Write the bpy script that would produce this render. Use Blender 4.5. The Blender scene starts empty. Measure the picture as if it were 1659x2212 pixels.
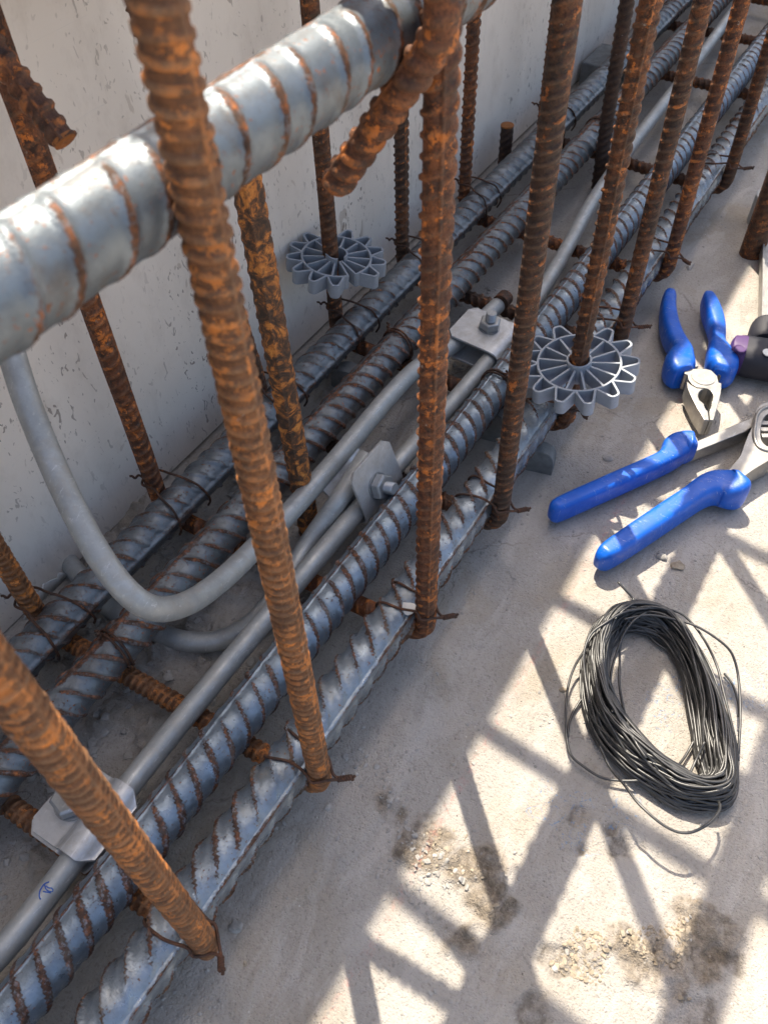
import bpy, math, random
import numpy as np
from mathutils import Matrix, Vector
from mathutils.geometry import tessellate_polygon

# ------------------------------------------------------------------ scene, camera, light
scene = bpy.context.scene
S = 0.5                                   # one scene unit U (camera height above the slab) = 0.5 m
CAMP = np.array([0.0, 0.0, 1.0])
CX, CY = 829.5, 1106.0
def _cam():
    n = np.array([885.0, 2600.0]) - (CX, CY); a = np.array([2600.0, -1130.0]) - (CX, CY)
    f = math.sqrt(-(n @ a))
    dn = np.array([n[0], n[1], f]); dn /= np.linalg.norm(dn)
    da = np.array([a[0], a[1], f]); da /= np.linalg.norm(da)
    Z = -dn; Y = da; X = np.cross(Y, Z)
    return f, np.stack([X, Y, Z])
F, R = _cam()
cam_d = bpy.data.cameras.new("camera"); cam = bpy.data.objects.new("camera", cam_d)
scene.collection.objects.link(cam); scene.camera = cam
cam_d.sensor_fit = 'VERTICAL'; cam_d.sensor_height = 24.0; cam_d.lens = 24.0 * F / 2212.0
cam_d.clip_start = 0.01; cam_d.clip_end = 500.0
M = Matrix.Identity(4)
for i in range(3):
    M[i][0] = R[i, 0]; M[i][1] = -R[i, 1]; M[i][2] = -R[i, 2]; M[i][3] = CAMP[i] * S
cam.matrix_world = M
cam_d.dof.use_dof = True; cam_d.dof.focus_distance = 0.56; cam_d.dof.aperture_fstop = 13.0

SUN = Vector((-0.381, 0.381, 1.0)).normalized()      # towards the sun
world = bpy.data.worlds.new("World"); scene.world = world; world.use_nodes = True
wn = world.node_tree; wn.nodes.clear()
sky = wn.nodes.new('ShaderNodeTexSky'); sky.sky_type = 'NISHITA'; sky.sun_disc = False
sky.sun_elevation = math.radians(61.7); sky.sun_rotation = math.radians(-45.0)
sky.air_density = 1.0; sky.dust_density = 5.0; sky.ozone_density = 0.0
bg = wn.nodes.new('ShaderNodeBackground'); bg.inputs[1].default_value = 0.15
wo = wn.nodes.new('ShaderNodeOutputWorld')
wn.links.new(sky.outputs[0], bg.inputs[0]); wn.links.new(bg.outputs[0], wo.inputs[0])
sl = bpy.data.lights.new("sun", 'SUN'); sl.energy = 4.8; sl.angle = math.radians(0.55); sl.color = (1.0, 0.91, 0.76)
so = bpy.data.objects.new("sun", sl); scene.collection.objects.link(so)
so.rotation_euler = SUN.to_track_quat('Z', 'Y').to_euler(); so.location = (-2, 2, 5)
scene.view_settings.view_transform = 'Standard'; scene.view_settings.look = 'None'
scene.view_settings.exposure = 1.02; scene.view_settings.gamma = 1.0

# ------------------------------------------------------------------ helpers
rng = np.random.default_rng(7); random.seed(7)
def at(px, py, z=0.0, x=None, y=None):
    """the point of the place seen at photo pixel (px,py) on a plane z=, x= or y= (units U)"""
    d = R @ np.array([px - CX, py - CY, F])
    if x is not None: t = (x - CAMP[0]) / d[0]
    elif y is not None: t = (y - CAMP[1]) / d[1]
    else: t = (z - CAMP[2]) / d[2]
    return CAMP + t * d
def crop(ox, oy, s):
    return lambda zx, zy: ((ox + zx / s) * .8295, (oy + zy / s) * .8295)

def mesh_fast(name, V, faces):
    """V Nx3; faces list of int arrays (K x n, any n per array)"""
    me = bpy.data.meshes.new(name)
    V = np.asarray(V, dtype=np.float32)
    me.vertices.add(len(V)); me.vertices.foreach_set("co", V.ravel())
    loops = []; tot = []
    for f in faces:
        f = np.asarray(f, dtype=np.int32)
        if f.ndim == 1: f = f[None, :]
        if len(f) == 0: continue
        loops.append(f.ravel()); tot.append(np.full(len(f), f.shape[1], dtype=np.int32))
    L = np.concatenate(loops); T = np.concatenate(tot)
    me.loops.add(len(L)); me.loops.foreach_set("vertex_index", L)
    me.polygons.add(len(T)); st = np.concatenate([[0], np.cumsum(T)[:-1]]).astype(np.int32)
    me.polygons.foreach_set("loop_start", st); me.polygons.foreach_set("loop_total", T)
    me.update(calc_edges=True); me.validate()
    return me
class Geo:
    def __init__(s): s.V = []; s.F = []; s.n = 0; s.A = []
    def add(s, V, faces, a=None):
        V = np.asarray(V, float)
        for f in faces:
            f = np.asarray(f, int)
            if f.ndim == 1: f = f[None, :]
            if len(f): s.F.append(f + s.n)
        s.V.append(V); s.A.append(np.zeros(len(V)) if a is None else np.asarray(a, float)); s.n += len(V)
        return s
def obj(name, g, mat, parent=None, base=None, sharp=40, bevel=0, smooth=True):
    V = np.concatenate(g.V); A = np.concatenate(g.A)
    if parent is not None: b = np.array(parent['_b'])
    else: b = np.array(base if base is not None else [V[:, 0].mean(), V[:, 1].mean(), V[:, 2].min()], float)
    me = mesh_fast(name, (V - b) * S, g.F)
    if A.any():
        at_ = me.attributes.new("rib", 'FLOAT', 'POINT'); at_.data.foreach_set("value", A.astype(np.float32))
    me.polygons.foreach_set("use_smooth", [smooth] * len(me.polygons))
    if smooth and sharp: me.set_sharp_from_angle(angle=math.radians(sharp))
    me.materials.append(mat)
    o = bpy.data.objects.new(name, me); scene.collection.objects.link(o)
    if bevel:
        m = o.modifiers.new("bevel", 'BEVEL'); m.width = bevel * S; m.segments = 2; m.limit_method = 'ANGLE'; m.angle_limit = math.radians(35)
    if parent is not None: o.parent = parent
    else: o.location = b * S
    o['_b'] = [float(v) for v in b]
    return o
def thing(name, base, label, cat, group=None):
    o = bpy.data.objects.new(name, None); scene.collection.objects.link(o)
    o.empty_display_size = 0.01
    o.location = np.array(base) * S; o['_b'] = [float(v) for v in base]
    return tag(o, label, cat, group)
def tag(o, label, cat, group=None, kind=None):
    o['label'] = label; o['category'] = cat
    if group: o['group'] = group
    if kind: o['kind'] = kind
    return o

def catmull(P, n=8, closed=False):
    P = np.asarray(P, float); out = []
    m = len(P)
    for i in range(m if closed else m - 1):
        if closed: p0, p1, p2, p3 = P[(i - 1) % m], P[i], P[(i + 1) % m], P[(i + 2) % m]
        else: p0, p1, p2, p3 = P[max(i - 1, 0)], P[i], P[i + 1], P[min(i + 2, m - 1)]
        for k in range(n):
            t = k / n
            out.append(.5 * (2 * p1 + (p2 - p0) * t + (2 * p0 - 5 * p1 + 4 * p2 - p3) * t * t + (3 * p1 - p0 - 3 * p2 + p3) * t ** 3))
    if not closed: out.append(P[-1])
    return np.array(out)
def resample(P, ds):
    P = np.asarray(P, float); d = np.linalg.norm(np.diff(P, axis=0), axis=1); s = np.concatenate([[0], np.cumsum(d)])
    n = max(2, int(round(s[-1] / ds)) + 1); t = np.linspace(0, s[-1], n)
    return np.stack([np.interp(t, s, P[:, k]) for k in range(P.shape[1])], 1), t
def fillet(P, r, seg=8):
    P = [np.array(p, float) for p in P]; out = [P[0]]
    for i in range(1, len(P) - 1):
        a, b, c = P[i - 1], P[i], P[i + 1]
        u = a - b; v = c - b; lu = np.linalg.norm(u); lv = np.linalg.norm(v); u = u / lu; v = v / lv
        ang = math.acos(max(-1, min(1, u @ v)))
        if ang > 3.0: out.append(b); continue
        t = r / math.tan(ang / 2); t = min(t, lu * .49 if i > 1 else lu * .98, lv * .49 if i < len(P) - 2 else lv * .98)
        rr = t * math.tan(ang / 2); bis = (u + v); bis /= np.linalg.norm(bis); cen = b + bis * (rr / math.sin(ang / 2))
        s0 = b + u * t; s1 = b + v * t; e0 = (s0 - cen) / rr; e1 = (s1 - cen) / rr
        tot = math.acos(max(-1, min(1, e0 @ e1)))
        for k in range(seg + 1):
            w = k / seg
            q = (math.sin((1 - w) * tot) * e0 + math.sin(w * tot) * e1) / math.sin(tot)
            out.append(cen + rr * q)
    out.append(P[-1]); return np.array(out)
def frames(P, n0):
    T = np.gradient(P, axis=0); T /= np.linalg.norm(T, axis=1)[:, None]
    N = np.zeros_like(P); n = np.array(n0, float)
    for i in range(len(P)):
        n = n - (n @ T[i]) * T[i]; n /= np.linalg.norm(n); N[i] = n
    return T, N, np.cross(T, N)
def ring_faces(m, k, closed=False):
    i = np.arange(m if closed else m - 1)[:, None]; j = np.arange(k)[None, :]
    a = i * k + j; b = i * k + (j + 1) % k; c = ((i + 1) % m) * k + (j + 1) % k; d = ((i + 1) % m) * k + j
    return np.stack([a, b, c, d], -1).reshape(-1, 4)
def tube(g, P, r, k=10, n0=(0.13, 0.21, 1), closed=False, a=0.0, caps=True):
    P = np.asarray(P, float); r = np.broadcast_to(np.asarray(r, float), (len(P),))
    T, N, B = frames(P, n0)
    th = np.linspace(0, 2 * np.pi, k, endpoint=False)
    V = P[:, None, :] + r[:, None, None] * (np.cos(th)[None, :, None] * N[:, None, :] + np.sin(th)[None, :, None] * B[:, None, :])
    f = [ring_faces(len(P), k, closed)]
    if caps and not closed: f += [np.arange(k)[::-1], np.arange(k) + (len(P) - 1) * k]
    g.add(V.reshape(-1, 3), f, np.full(len(P) * k, a)); return g
def loft(g, P, hw, hh, up=(0, 0, 1), k=24, ex=2.6):
    P = np.asarray(P, float); T = np.gradient(P, axis=0); T /= np.linalg.norm(T, axis=1)[:, None]
    up = np.array(up, float); Sd = np.cross(T, up); Sd /= np.linalg.norm(Sd, axis=1)[:, None]; U = np.cross(Sd, T)
    th = np.linspace(0, 2 * np.pi, k, endpoint=False); c, s = np.cos(th), np.sin(th)
    cx = np.sign(c) * np.abs(c) ** (2 / ex); sy = np.sign(s) * np.abs(s) ** (2 / ex)
    V = P[:, None, :] + np.asarray(hw)[:, None, None] * cx[None, :, None] * Sd[:, None, :] + np.asarray(hh)[:, None, None] * sy[None, :, None] * U[:, None, :]
    g.add(V.reshape(-1, 3), [ring_faces(len(P), k), np.arange(k)[::-1], np.arange(k) + (len(P) - 1) * k]); return g
def extrude(g, outer, z0, z1, holes=(), tilt=None):
    loops = [[(float(p[0]), float(p[1])) for p in outer]] + [[(float(p[0]), float(p[1])) for p in h] for h in holes]
    flat = [p for l in loops for p in l]; n = len(flat)
    tr = tessellate_polygon([[Vector((p[0], p[1], 0)) for p in l] for l in loops])
    zt = lambda p: z1 if tilt is None else z1 + tilt(p)
    V = [(p[0], p[1], z0) for p in flat] + [(p[0], p[1], zt(p)) for p in flat]
    fs = []
    for t in tr:
        a, b, c = [np.array(flat[i]) for i in t]
        cr = (b[0] - a[0]) * (c[1] - a[1]) - (b[1] - a[1]) * (c[0] - a[0])
        t = list(t) if cr > 0 else list(t)[::-1]
        fs.append([i + n for i in t]); fs.append(t[::-1])
    q = []; o = 0
    for li, l in enumerate(loops):
        m = len(l); area = sum(l[i][0] * l[(i + 1) % m][1] - l[(i + 1) % m][0] * l[i][1] for i in range(m))
        flip = (area < 0) != (li > 0)
        for i in range(m):
            a, b = o + i, o + (i + 1) % m
            q.append([a, b, b + n, a + n] if not flip else [b, a, a + n, b + n])
        o += m
    g.add(V, [np.array(fs), np.array(q)]); return g
def box(g, c, h, rot=None):
    c = np.array(c, float); sg = np.array([[x, y, z] for z in (-1, 1) for y in (-1, 1) for x in (-1, 1)], float) * np.array(h)
    if rot is not None: sg = sg @ np.array(rot).T
    g.add(c + sg, [np.array([[0, 2, 3, 1], [4, 5, 7, 6], [0, 1, 5, 4], [2, 6, 7, 3], [0, 4, 6, 2], [1, 3, 7, 5]])]); return g

def rebar(g, P, r, pitch, ribh, c=0.6, th0=0.0, n0=(1, 0, 0), nth=24, res=7.0, lug=0.55, wr=0.30, pair=0.0, seed=0, cross2=True, rough=0.006, flat=1.7, cex=.45, lw=.14):
    """deformed bar along P: two rows of slanted crescent ribs and two longitudinal lugs"""
    P, s = resample(P, pitch / res); T, N, B = frames(P, n0)
    th = np.linspace(0, 2 * np.pi, nth, endpoint=False)
    ex = np.concatenate([[th0 + o, th0 + np.pi + o] for o in (-.16, -.08, 0, .08, .16)]).ravel()
    th = np.sort(np.unique(np.round(np.mod(np.concatenate([th, ex]), 2 * np.pi), 4)))
    keep = np.concatenate([[True], np.diff(th) > 0.03]); th = th[keep]; k = len(th)
    rg = np.random.default_rng(seed); wob = np.interp(s, np.arange(0, s[-1] + 1, .17), rg.normal(0, .06, int((s[-1] + 1) / .17) + 1)[:len(np.arange(0, s[-1] + 1, .17))]) * pitch
    rel = np.mod(th - th0 + np.pi, 2 * np.pi) - np.pi                # -pi..pi about the lug
    side = rel > 0
    dth = np.where(side, rel - np.pi / 2, rel + np.pi / 2)           # 0 at the middle of each face
    slope = np.where(side, c, c if not cross2 else c) * r
    ph = (s[:, None] + wob[:, None] - slope[None, :] * dth[None, :]) / pitch + np.where(side, 0, .5)[None, :]
    idx = np.floor(ph); fr = ph - idx - .5
    if pair: fr = fr + np.where(np.mod(idx, 2) == 0, pair, -pair)
    prof = np.clip((1 - np.abs(fr) / wr) * flat, 0, 1); prof = prof * prof * (3 - 2 * prof)
    cres = np.clip(np.abs(np.sin(rel)) * 1.25, 0, 1) ** cex
    hv = 1 + .25 * np.sin(idx * 12.9898 + seed) * np.sin(idx * 4.1)
    rib = prof * cres[None, :] * hv
    lg = np.clip((1 - np.abs(np.sin(rel)) / lw) * 2.0, 0, 1)[None, :] * (1 + .12 * np.sin(s * 37 + seed)[:, None])
    h = np.maximum(rib, lug * lg)
    nz = rg.normal(0, 1, (len(P), k)); nz = (nz + np.roll(nz, 1, 0) + np.roll(nz, 1, 1) + np.roll(nz, -1, 0)) / 4
    rad = r * (1 + rough * nz) + ribh * h
    V = P[:, None, :] + rad[:, :, None] * (np.cos(th)[None, :, None] * N[:, None, :] + np.sin(th)[None, :, None] * B[:, None, :])
    m = len(P)
    A = np.clip(np.maximum(rib * 1.15, lg * .74), 0.001, 1)
    cap = []
    off = m * k
    V = V.reshape(-1, 3)
    f = [ring_faces(m, k), np.arange(k)[::-1], np.arange(k) + (m - 1) * k]
    g.add(V, f, A.ravel()); return g

# ------------------------------------------------------------------ materials
class NT:
    def __init__(s, name):
        s.m = bpy.data.materials.new(name); s.m.use_nodes = True; s.t = s.m.node_tree; s.t.nodes.clear()
        s.out = s.t.nodes.new('ShaderNodeOutputMaterial'); s.b = s.t.nodes.new('ShaderNodeBsdfPrincipled')
        s.t.links.new(s.b.outputs[0], s.out.inputs[0]); s.geo = s.t.nodes.new('ShaderNodeNewGeometry')
    def set(s, **k):
        for a, v in k.items():
            i = s.b.inputs[a.replace('_', ' ')]
            if isinstance(v, bpy.types.NodeSocket): s.t.links.new(v, i)
            else: i.default_value = v
        return s
    def _in(s, sock, v):
        if isinstance(v, bpy.types.NodeSocket): s.t.links.new(v, sock)
        elif v is not None: sock.default_value = v
    def scale(s, vec, sc):
        n = s.t.nodes.new('ShaderNodeVectorMath'); n.operation = 'MULTIPLY'; s._in(n.inputs[0], vec); n.inputs[1].default_value = sc; return n.outputs[0]
    def noise(s, sc, det=4, rough=.6, vec=None, dist=0):
        n = s.t.nodes.new('ShaderNodeTexNoise'); s._in(n.inputs['Vector'], vec or s.geo.outputs['Position'])
        n.inputs['Scale'].default_value = sc; n.inputs['Detail'].default_value = det; n.inputs['Roughness'].default_value = rough; n.inputs['Distortion'].default_value = dist
        return n.outputs[0]
    def voro(s, sc, feat='F1', vec=None, out=0, rand=1):
        n = s.t.nodes.new('ShaderNodeTexVoronoi'); n.feature = feat; s._in(n.inputs['Vector'], vec or s.geo.outputs['Position']); n.inputs['Scale'].default_value = sc
        n.inputs['Randomness'].default_value = rand
        return n.outputs[out]
    def ramp(s, f, stops, interp='LINEAR'):
        n = s.t.nodes.new('ShaderNodeValToRGB'); n.color_ramp.interpolation = interp; s._in(n.inputs[0], f); e = n.color_ramp.elements
        while len(e) < len(stops): e.new(.5)
        for i, (p, c) in enumerate(stops):
            e[i].position = p; e[i].color = (c, c, c, 1) if isinstance(c, (int, float)) else (*c, 1)
        return n.outputs[0]
    def mix(s, f, a, b):
        n = s.t.nodes.new('ShaderNodeMix'); n.data_type = 'RGBA'; s._in(n.inputs[0], f)
        for i, v in ((6, a), (7, b)):
            if isinstance(v, bpy.types.NodeSocket): s.t.links.new(v, n.inputs[i])
            else: n.inputs[i].default_value = (*v, 1) if len(v) == 3 else v
        return n.outputs[2]
    def math(s, op, a, b=None, clamp=False):
        n = s.t.nodes.new('ShaderNodeMath'); n.operation = op; n.use_clamp = clamp; s._in(n.inputs[0], a); s._in(n.inputs[1], b); return n.outputs[0]
    def attr(s, name, o=2):
        n = s.t.nodes.new('ShaderNodeAttribute'); n.attribute_name = name; return n.outputs[o]
    def bump(s, h, st=.3, dist=.001, prev=None):
        n = s.t.nodes.new('ShaderNodeBump'); n.inputs['Strength'].default_value = st; n.inputs['Distance'].default_value = dist
        s._in(n.inputs['Height'], h)
        if prev is not None: s.t.links.new(prev, n.inputs['Normal'])
        s.t.links.new(n.outputs[0], s.b.inputs['Normal']); return n.outputs[0]

def m_rust(name, dark, mid, bright, tan, tanamt=.5, br=.56):
    n = NT(name); rib = n.attr("rib")
    n1 = n.noise(150, 6, .75, dist=.3); n2 = n.noise(600, 4, .75); n3 = n.noise(30, 3, .5)
    warm = tuple(a * .55 + b * .45 for a, b in zip(mid, bright))
    c = n.ramp(n1, [(.38, dark), (.54, tuple(v * .8 for v in mid)), (.72, tuple(v * 1.3 for v in mid))])
    c = n.mix(n.math('MULTIPLY', n.ramp(n.noise(8, 2, .5), [(.42, 0.), (.62, 1.)]), .55), c, dark)
    c = n.mix(n.math('MULTIPLY', n.ramp(n3, [(.45, 0.), (.65, .55)]), n.ramp(n1, [(.4, 0.), (.6, 1.)])), c, warm)
    c = n.mix(n.ramp(n2, [(.46, 0.), (.66, .75)]), c, dark)
    # fresh orange rust mostly along the ribs, with a few loose patches
    on = n.math('MULTIPLY', n.ramp(rib, [(.15, 0.), (.6, 1.)]), n.math('MULTIPLY', n.ramp(n.noise(130, 4, .7), [(br - .02, 0.), (br + .08, .85)]), n.ramp(n.noise(24, 3, .6), [(.40, .12), (.60, 1.)])))
    loose = n.math('MULTIPLY', n.ramp(n.noise(140, 5, .72), [(br + .03, 0.), (br + .08, .9)]), n.ramp(n3, [(.40, .25), (.60, 1.)]))
    c = n.mix(n.math('MAXIMUM', on, loose), c, bright)
    crust = n.math('MULTIPLY', n.ramp(n.noise(170, 5, .8), [(.645, 0.), (.68, 1.)]), n.ramp(n3, [(.45, 0.), (.6, .8)]))
    c = n.mix(crust, c, (.36, .31, .26))
    ta = n.math('MULTIPLY', n.math('MULTIPLY', rib, tanamt), n.ramp(n.noise(160, 3, .6), [(.35, .15), (.65, 1.)]))
    c = n.mix(ta, c, tan)
    n.set(Base_Color=c, Roughness=n.ramp(n2, [(.3, .5), (.7, .85)]), Metallic=0.0)
    n.bump(n.math('ADD', n2, n.math('MULTIPLY', n.noise(240, 4, .7), .8)), .8, .0006); return n.m
M_rust = m_rust('rust_brown', (.030, .014, .008), (.115, .042, .015), (.62, .185, .03), (.18, .10, .05), .40)
M_rust_tan = m_rust('rust_tan', (.070, .028, .011), (.20, .078, .024), (.66, .215, .035), (.27, .155, .08), .55, .52)
M_rust_b = m_rust('rust_red_brown', (.036, .015, .009), (.15, .050, .018), (.62, .185, .028), (.19, .10, .05), .40, .53)
M_rust_c = m_rust('rust_deep_brown', (.024, .013, .009), (.085, .036, .016), (.60, .18, .03), (.18, .11, .065), .45, .57)
M_rust_dark = m_rust('rust_dark', (.022, .012, .009), (.06, .026, .014), (.20, .07, .022), (.13, .075, .045), .5, .62)
def m_post(name):
    n = NT(name); n1 = n.noise(90, 5, .7, dist=1.2); n2 = n.noise(400, 4, .6)
    c = n.ramp(n1, [(.40, (.045, .028, .018)), (.5, (.12, .055, .025)), (.58, (.48, .17, .035)), (.7, (.62, .27, .06))])
    c = n.mix(n.ramp(n2, [(.5, 0.), (.7, .7)]), c, (.05, .03, .02))
    n.set(Base_Color=c, Roughness=.75); n.bump(n1, .8, .0014); return n.m
M_cut = m_rust('fresh_orange_rust', (.20, .07, .015), (.45, .15, .025), (.70, .27, .04), (.5, .2, .05))
M_post = m_post('flaking_orange_rust')

def m_scale(name, steel, rustc, ribrust=1.0, spots=.62, edge=.5, dust=(.42, .40, .36), dustamt=.25, rough=.42, metal=.7, soft=.2, bs=.6):
    n = NT(name); rib = n.attr("rib")
    n1 = n.noise(120, 5, .65); n2 = n.noise(520, 4, .7); n3 = n.noise(30, 4, .6); nb = n.noise(10, 4, .65); nf = n.noise(330, 4, .75)
    st = n.mix(n.ramp(n3, [(.35, 0.), (.7, 1.)]), steel, tuple(v * .66 for v in steel))
    st = n.mix(n.math('MULTIPLY', n.ramp(n1, [(.48, 0.), (.66, 1.)]), .3), st, tuple(v * .45 for v in steel))
    # rust sits on the ribs, but only in patches; elsewhere the ribs stay dark steel
    pat = n.math('MULTIPLY', n.math('SUBTRACT', nb, .5), 2.6)
    f = n.math('ADD', n.math('MULTIPLY', rib, ribrust), n.math('ADD', pat, n.math('ADD', n.math('MULTIPLY', n.math('SUBTRACT', n1, .5), 1.2), n.math('MULTIPLY', n.math('SUBTRACT', nf, .5), 1.2))))
    f = n.ramp(f, [(edge, 0.), (edge + soft, 1.)])
    sp = n.ramp(n2, [(spots, 0.), (spots + .035, 1.)])
    sp = n.math('MULTIPLY', sp, n.ramp(n1, [(.42, 0.), (.55, 1.)]))
    f = n.math('MAXIMUM', f, sp)
    rc = n.ramp(n.noise(260, 5, .75), [(.33, tuple(v * .30 for v in rustc)), (.52, rustc), (.60, (min(1, rustc[0] * 2.4), rustc[1] * 1.9, rustc[2] * 1.3)), (.70, (min(1, rustc[0] * 4.5), rustc[1] * 3.6, rustc[2] * 1.8))])
    wear = n.math('MULTIPLY', n.math('MULTIPLY', rib, n.ramp(nf, [(.52, 0.), (.62, 1.)])), .45)     # rubbed bright tops
    c = n.mix(f, st, rc); c = n.mix(wear, c, tuple(min(1, v * 1.15) for v in steel))
    du = n.math('MULTIPLY', n.ramp(n.noise(55, 5, .7), [(.5, 0.), (.75, 1.)]), dustamt)
    c = n.mix(du, c, dust)
    mt = n.math('MULTIPLY', n.math('SUBTRACT', 1., n.math('MAXIMUM', f, du), True), metal)
    n.set(Base_Color=c, Metallic=mt, Roughness=n.math('ADD', n.math('MULTIPLY', f, .3), n.ramp(n1, [(.3, rough - .1), (.7, rough + .14)])))
    n.bump(n.math('ADD', n.math('MULTIPLY', f, .8), n.math('ADD', n2, n1)), bs, .0006); return n.m
M_bar_blue = m_scale('mill_scale_blue', (.25, .31, .375), (.062, .027, .014), 1.15, .61, .50, rough=.34)
M_bar_blue4 = m_scale('mill_scale_blue_dusty', (.27, .32, .375), (.070, .030, .015), 1.05, .61, .50, dust=(.40, .35, .25), dustamt=.35, rough=.34)
M_bar_grey = m_scale('mill_scale_grey', (.20, .22, .235), (.075, .036, .019), .72, .58, .55, dustamt=.3, rough=.38)
M_bar_rusty = m_scale('mill_scale_rusty', (.205, .225, .24), (.095, .038, .016), .95, .58, .52, dustamt=.25, rough=.38)
M_bar_big = m_scale('mill_scale_pale', (.185, .215, .24), (.085, .033, .012), 1.15, .60, .52, dust=(.085, .06, .04), dustamt=.9, rough=.40, metal=.5, soft=.25, bs=.22)

def m_galv(name, base=(.44, .455, .45), metal=.45, rough=.42, bs=.25):
    n = NT(name); n1 = n.noise(60, 4, .6); n2 = n.noise(500, 3, .6)
    c = n.mix(n.ramp(n1, [(.35, 0.), (.65, 1.)]), base, tuple(v * .78 for v in base))
    c = n.mix(n.ramp(n2, [(.6, 0.), (.72, .5)]), c, (.62, .60, .55))
    c = n.mix(n.math('MULTIPLY', n.ramp(n.noise(35, 5, .7), [(.55, 0.), (.75, 1.)]), .35), c, (.30, .27, .22))
    sg = n.voro(240, out=1); sgv = n.t.nodes.new('ShaderNodeSeparateColor'); n.t.links.new(sg, sgv.inputs[0])
    c = n.mix(n.math('MULTIPLY', sgv.outputs[0], .30), c, tuple(v * .62 for v in base))
    du = n.math('MULTIPLY', n.ramp(n.noise(70, 6, .75, dist=.5), [(.50, 0.), (.62, 1.)]), .45)
    c = n.mix(du, c, (.36, .33, .28))
    scr = n.ramp(n.noise(40, 2, .5, n.scale(n.geo.outputs['Position'], (12, 1.5, 4)), dist=.3), [(.66, 0.), (.68, .5), (.70, 0.)])
    c = n.mix(scr, c, (.75, .76, .76))
    n.set(Base_Color=c, Metallic=n.math('MULTIPLY', n.math('SUBTRACT', 1., du), metal), Roughness=n.math('ADD', n.math('MULTIPLY', sgv.outputs[1], .10), n.ramp(n1, [(.3, rough - .08), (.7, rough + .12)])))
    n.bump(n.math('ADD', n.math('MULTIPLY', n2, .5), n1), bs, .0006); return n.m
M_galv = m_galv('galvanised_rod'); M_clamp = m_galv('galvanised_clamp', (.62, .63, .64), .6, .36, .3)
M_bolt = m_galv('bolt_zinc', (.42, .44, .46), .85, .38, .25)
M_tool = m_galv('tool_steel', (.40, .385, .36), .75, .36, .15)

def m_plain(name, col, rough=.5, metal=0., nscale=200, amt=.12, bs=.1, wear=None):
    n = NT(name); n1 = n.noise(nscale, 4, .6)
    c = n.mix(n.ramp(n1, [(.35, 0.), (.65, 1.)]), col, tuple(v * (1 - amt) for v in col))
    if wear: c = n.mix(n.math('MULTIPLY', n.ramp(n.noise(90, 6, .75, dist=1.5), [(.60, 0.), (.72, 1.)]), wear[1]), c, wear[0])
    n.set(Base_Color=c, Roughness=rough, Metallic=metal); n.bump(n1, bs, .0005); return n.m
def m_blue():
    n = NT('blue_plastic'); n1 = n.noise(45, 4, .6)
    c = n.mix(n.ramp(n1, [(.35, 0.), (.65, 1.)]), (.002, .110, .56), (.002, .085, .46))
    c = n.mix(n.math('MULTIPLY', n.ramp(n.noise(55, 7, .8, dist=1.6), [(.56, 0.), (.64, 1.)]), .22), c, (.22, .32, .58))
    c = n.mix(n.math('MULTIPLY', n.ramp(n.noise(130, 6, .8), [(.56, 0.), (.66, 1.)]), .20), c, (.30, .29, .30))
    sc = n.ramp(n.noise(60, 2, .5, n.scale(n.geo.outputs['Position'], (3, 9, 1)), dist=.6), [(.675, 0.), (.69, .7), (.705, 0.)])
    c = n.mix(sc, c, (.45, .50, .62))
    n.set(Base_Color=c, Roughness=n.ramp(n.noise(90, 5, .7), [(.35, .30), (.6, .52)])); n.bump(n.noise(380, 3, .6), .15, .0004); return n.m
M_blue = m_blue()
M_star = m_plain('grey_plastic', (.29, .32, .36), .5, wear=((.42, .43, .43), .35))
M_purple = m_plain('purple_plastic', (.075, .028, .125), .55)
M_black = m_plain('black_rubber', (.022, .022, .030), .62, wear=((.10, .09, .09), .4))
M_white = m_plain('pale_badge', (.7, .7, .66), .5)
M_wire = m_plain('black_annealed_wire', (.085, .085, .085), .38, .55, 300, .3)
M_tie = m_rust('rusty_wire', (.035, .018, .011), (.10, .038, .016), (.30, .10, .03), (.16, .08, .04))
M_spacer = m_plain('spacer_concrete', (.20, .205, .20), .85, nscale=120, amt=.35, bs=.5)
M_leaf = m_plain('dry_leaf', (.22, .16, .09), .85, amt=.5)
M_film = m_plain('torn_film', (.62, .63, .62), .55)
def m_stone(name, a, b):
    n = NT(name); n1 = n.noise(160, 5, .7)
    n.set(Base_Color=n.ramp(n1, [(.3, a), (.7, b)]), Roughness=.92); n.bump(n1, .6, .001); return n.m
M_stone = m_stone('grey_stone', (.23, .215, .195), (.42, .40, .37)); M_stone2 = m_stone('tan_stone', (.20, .16, .11), (.40, .34, .26))

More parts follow.
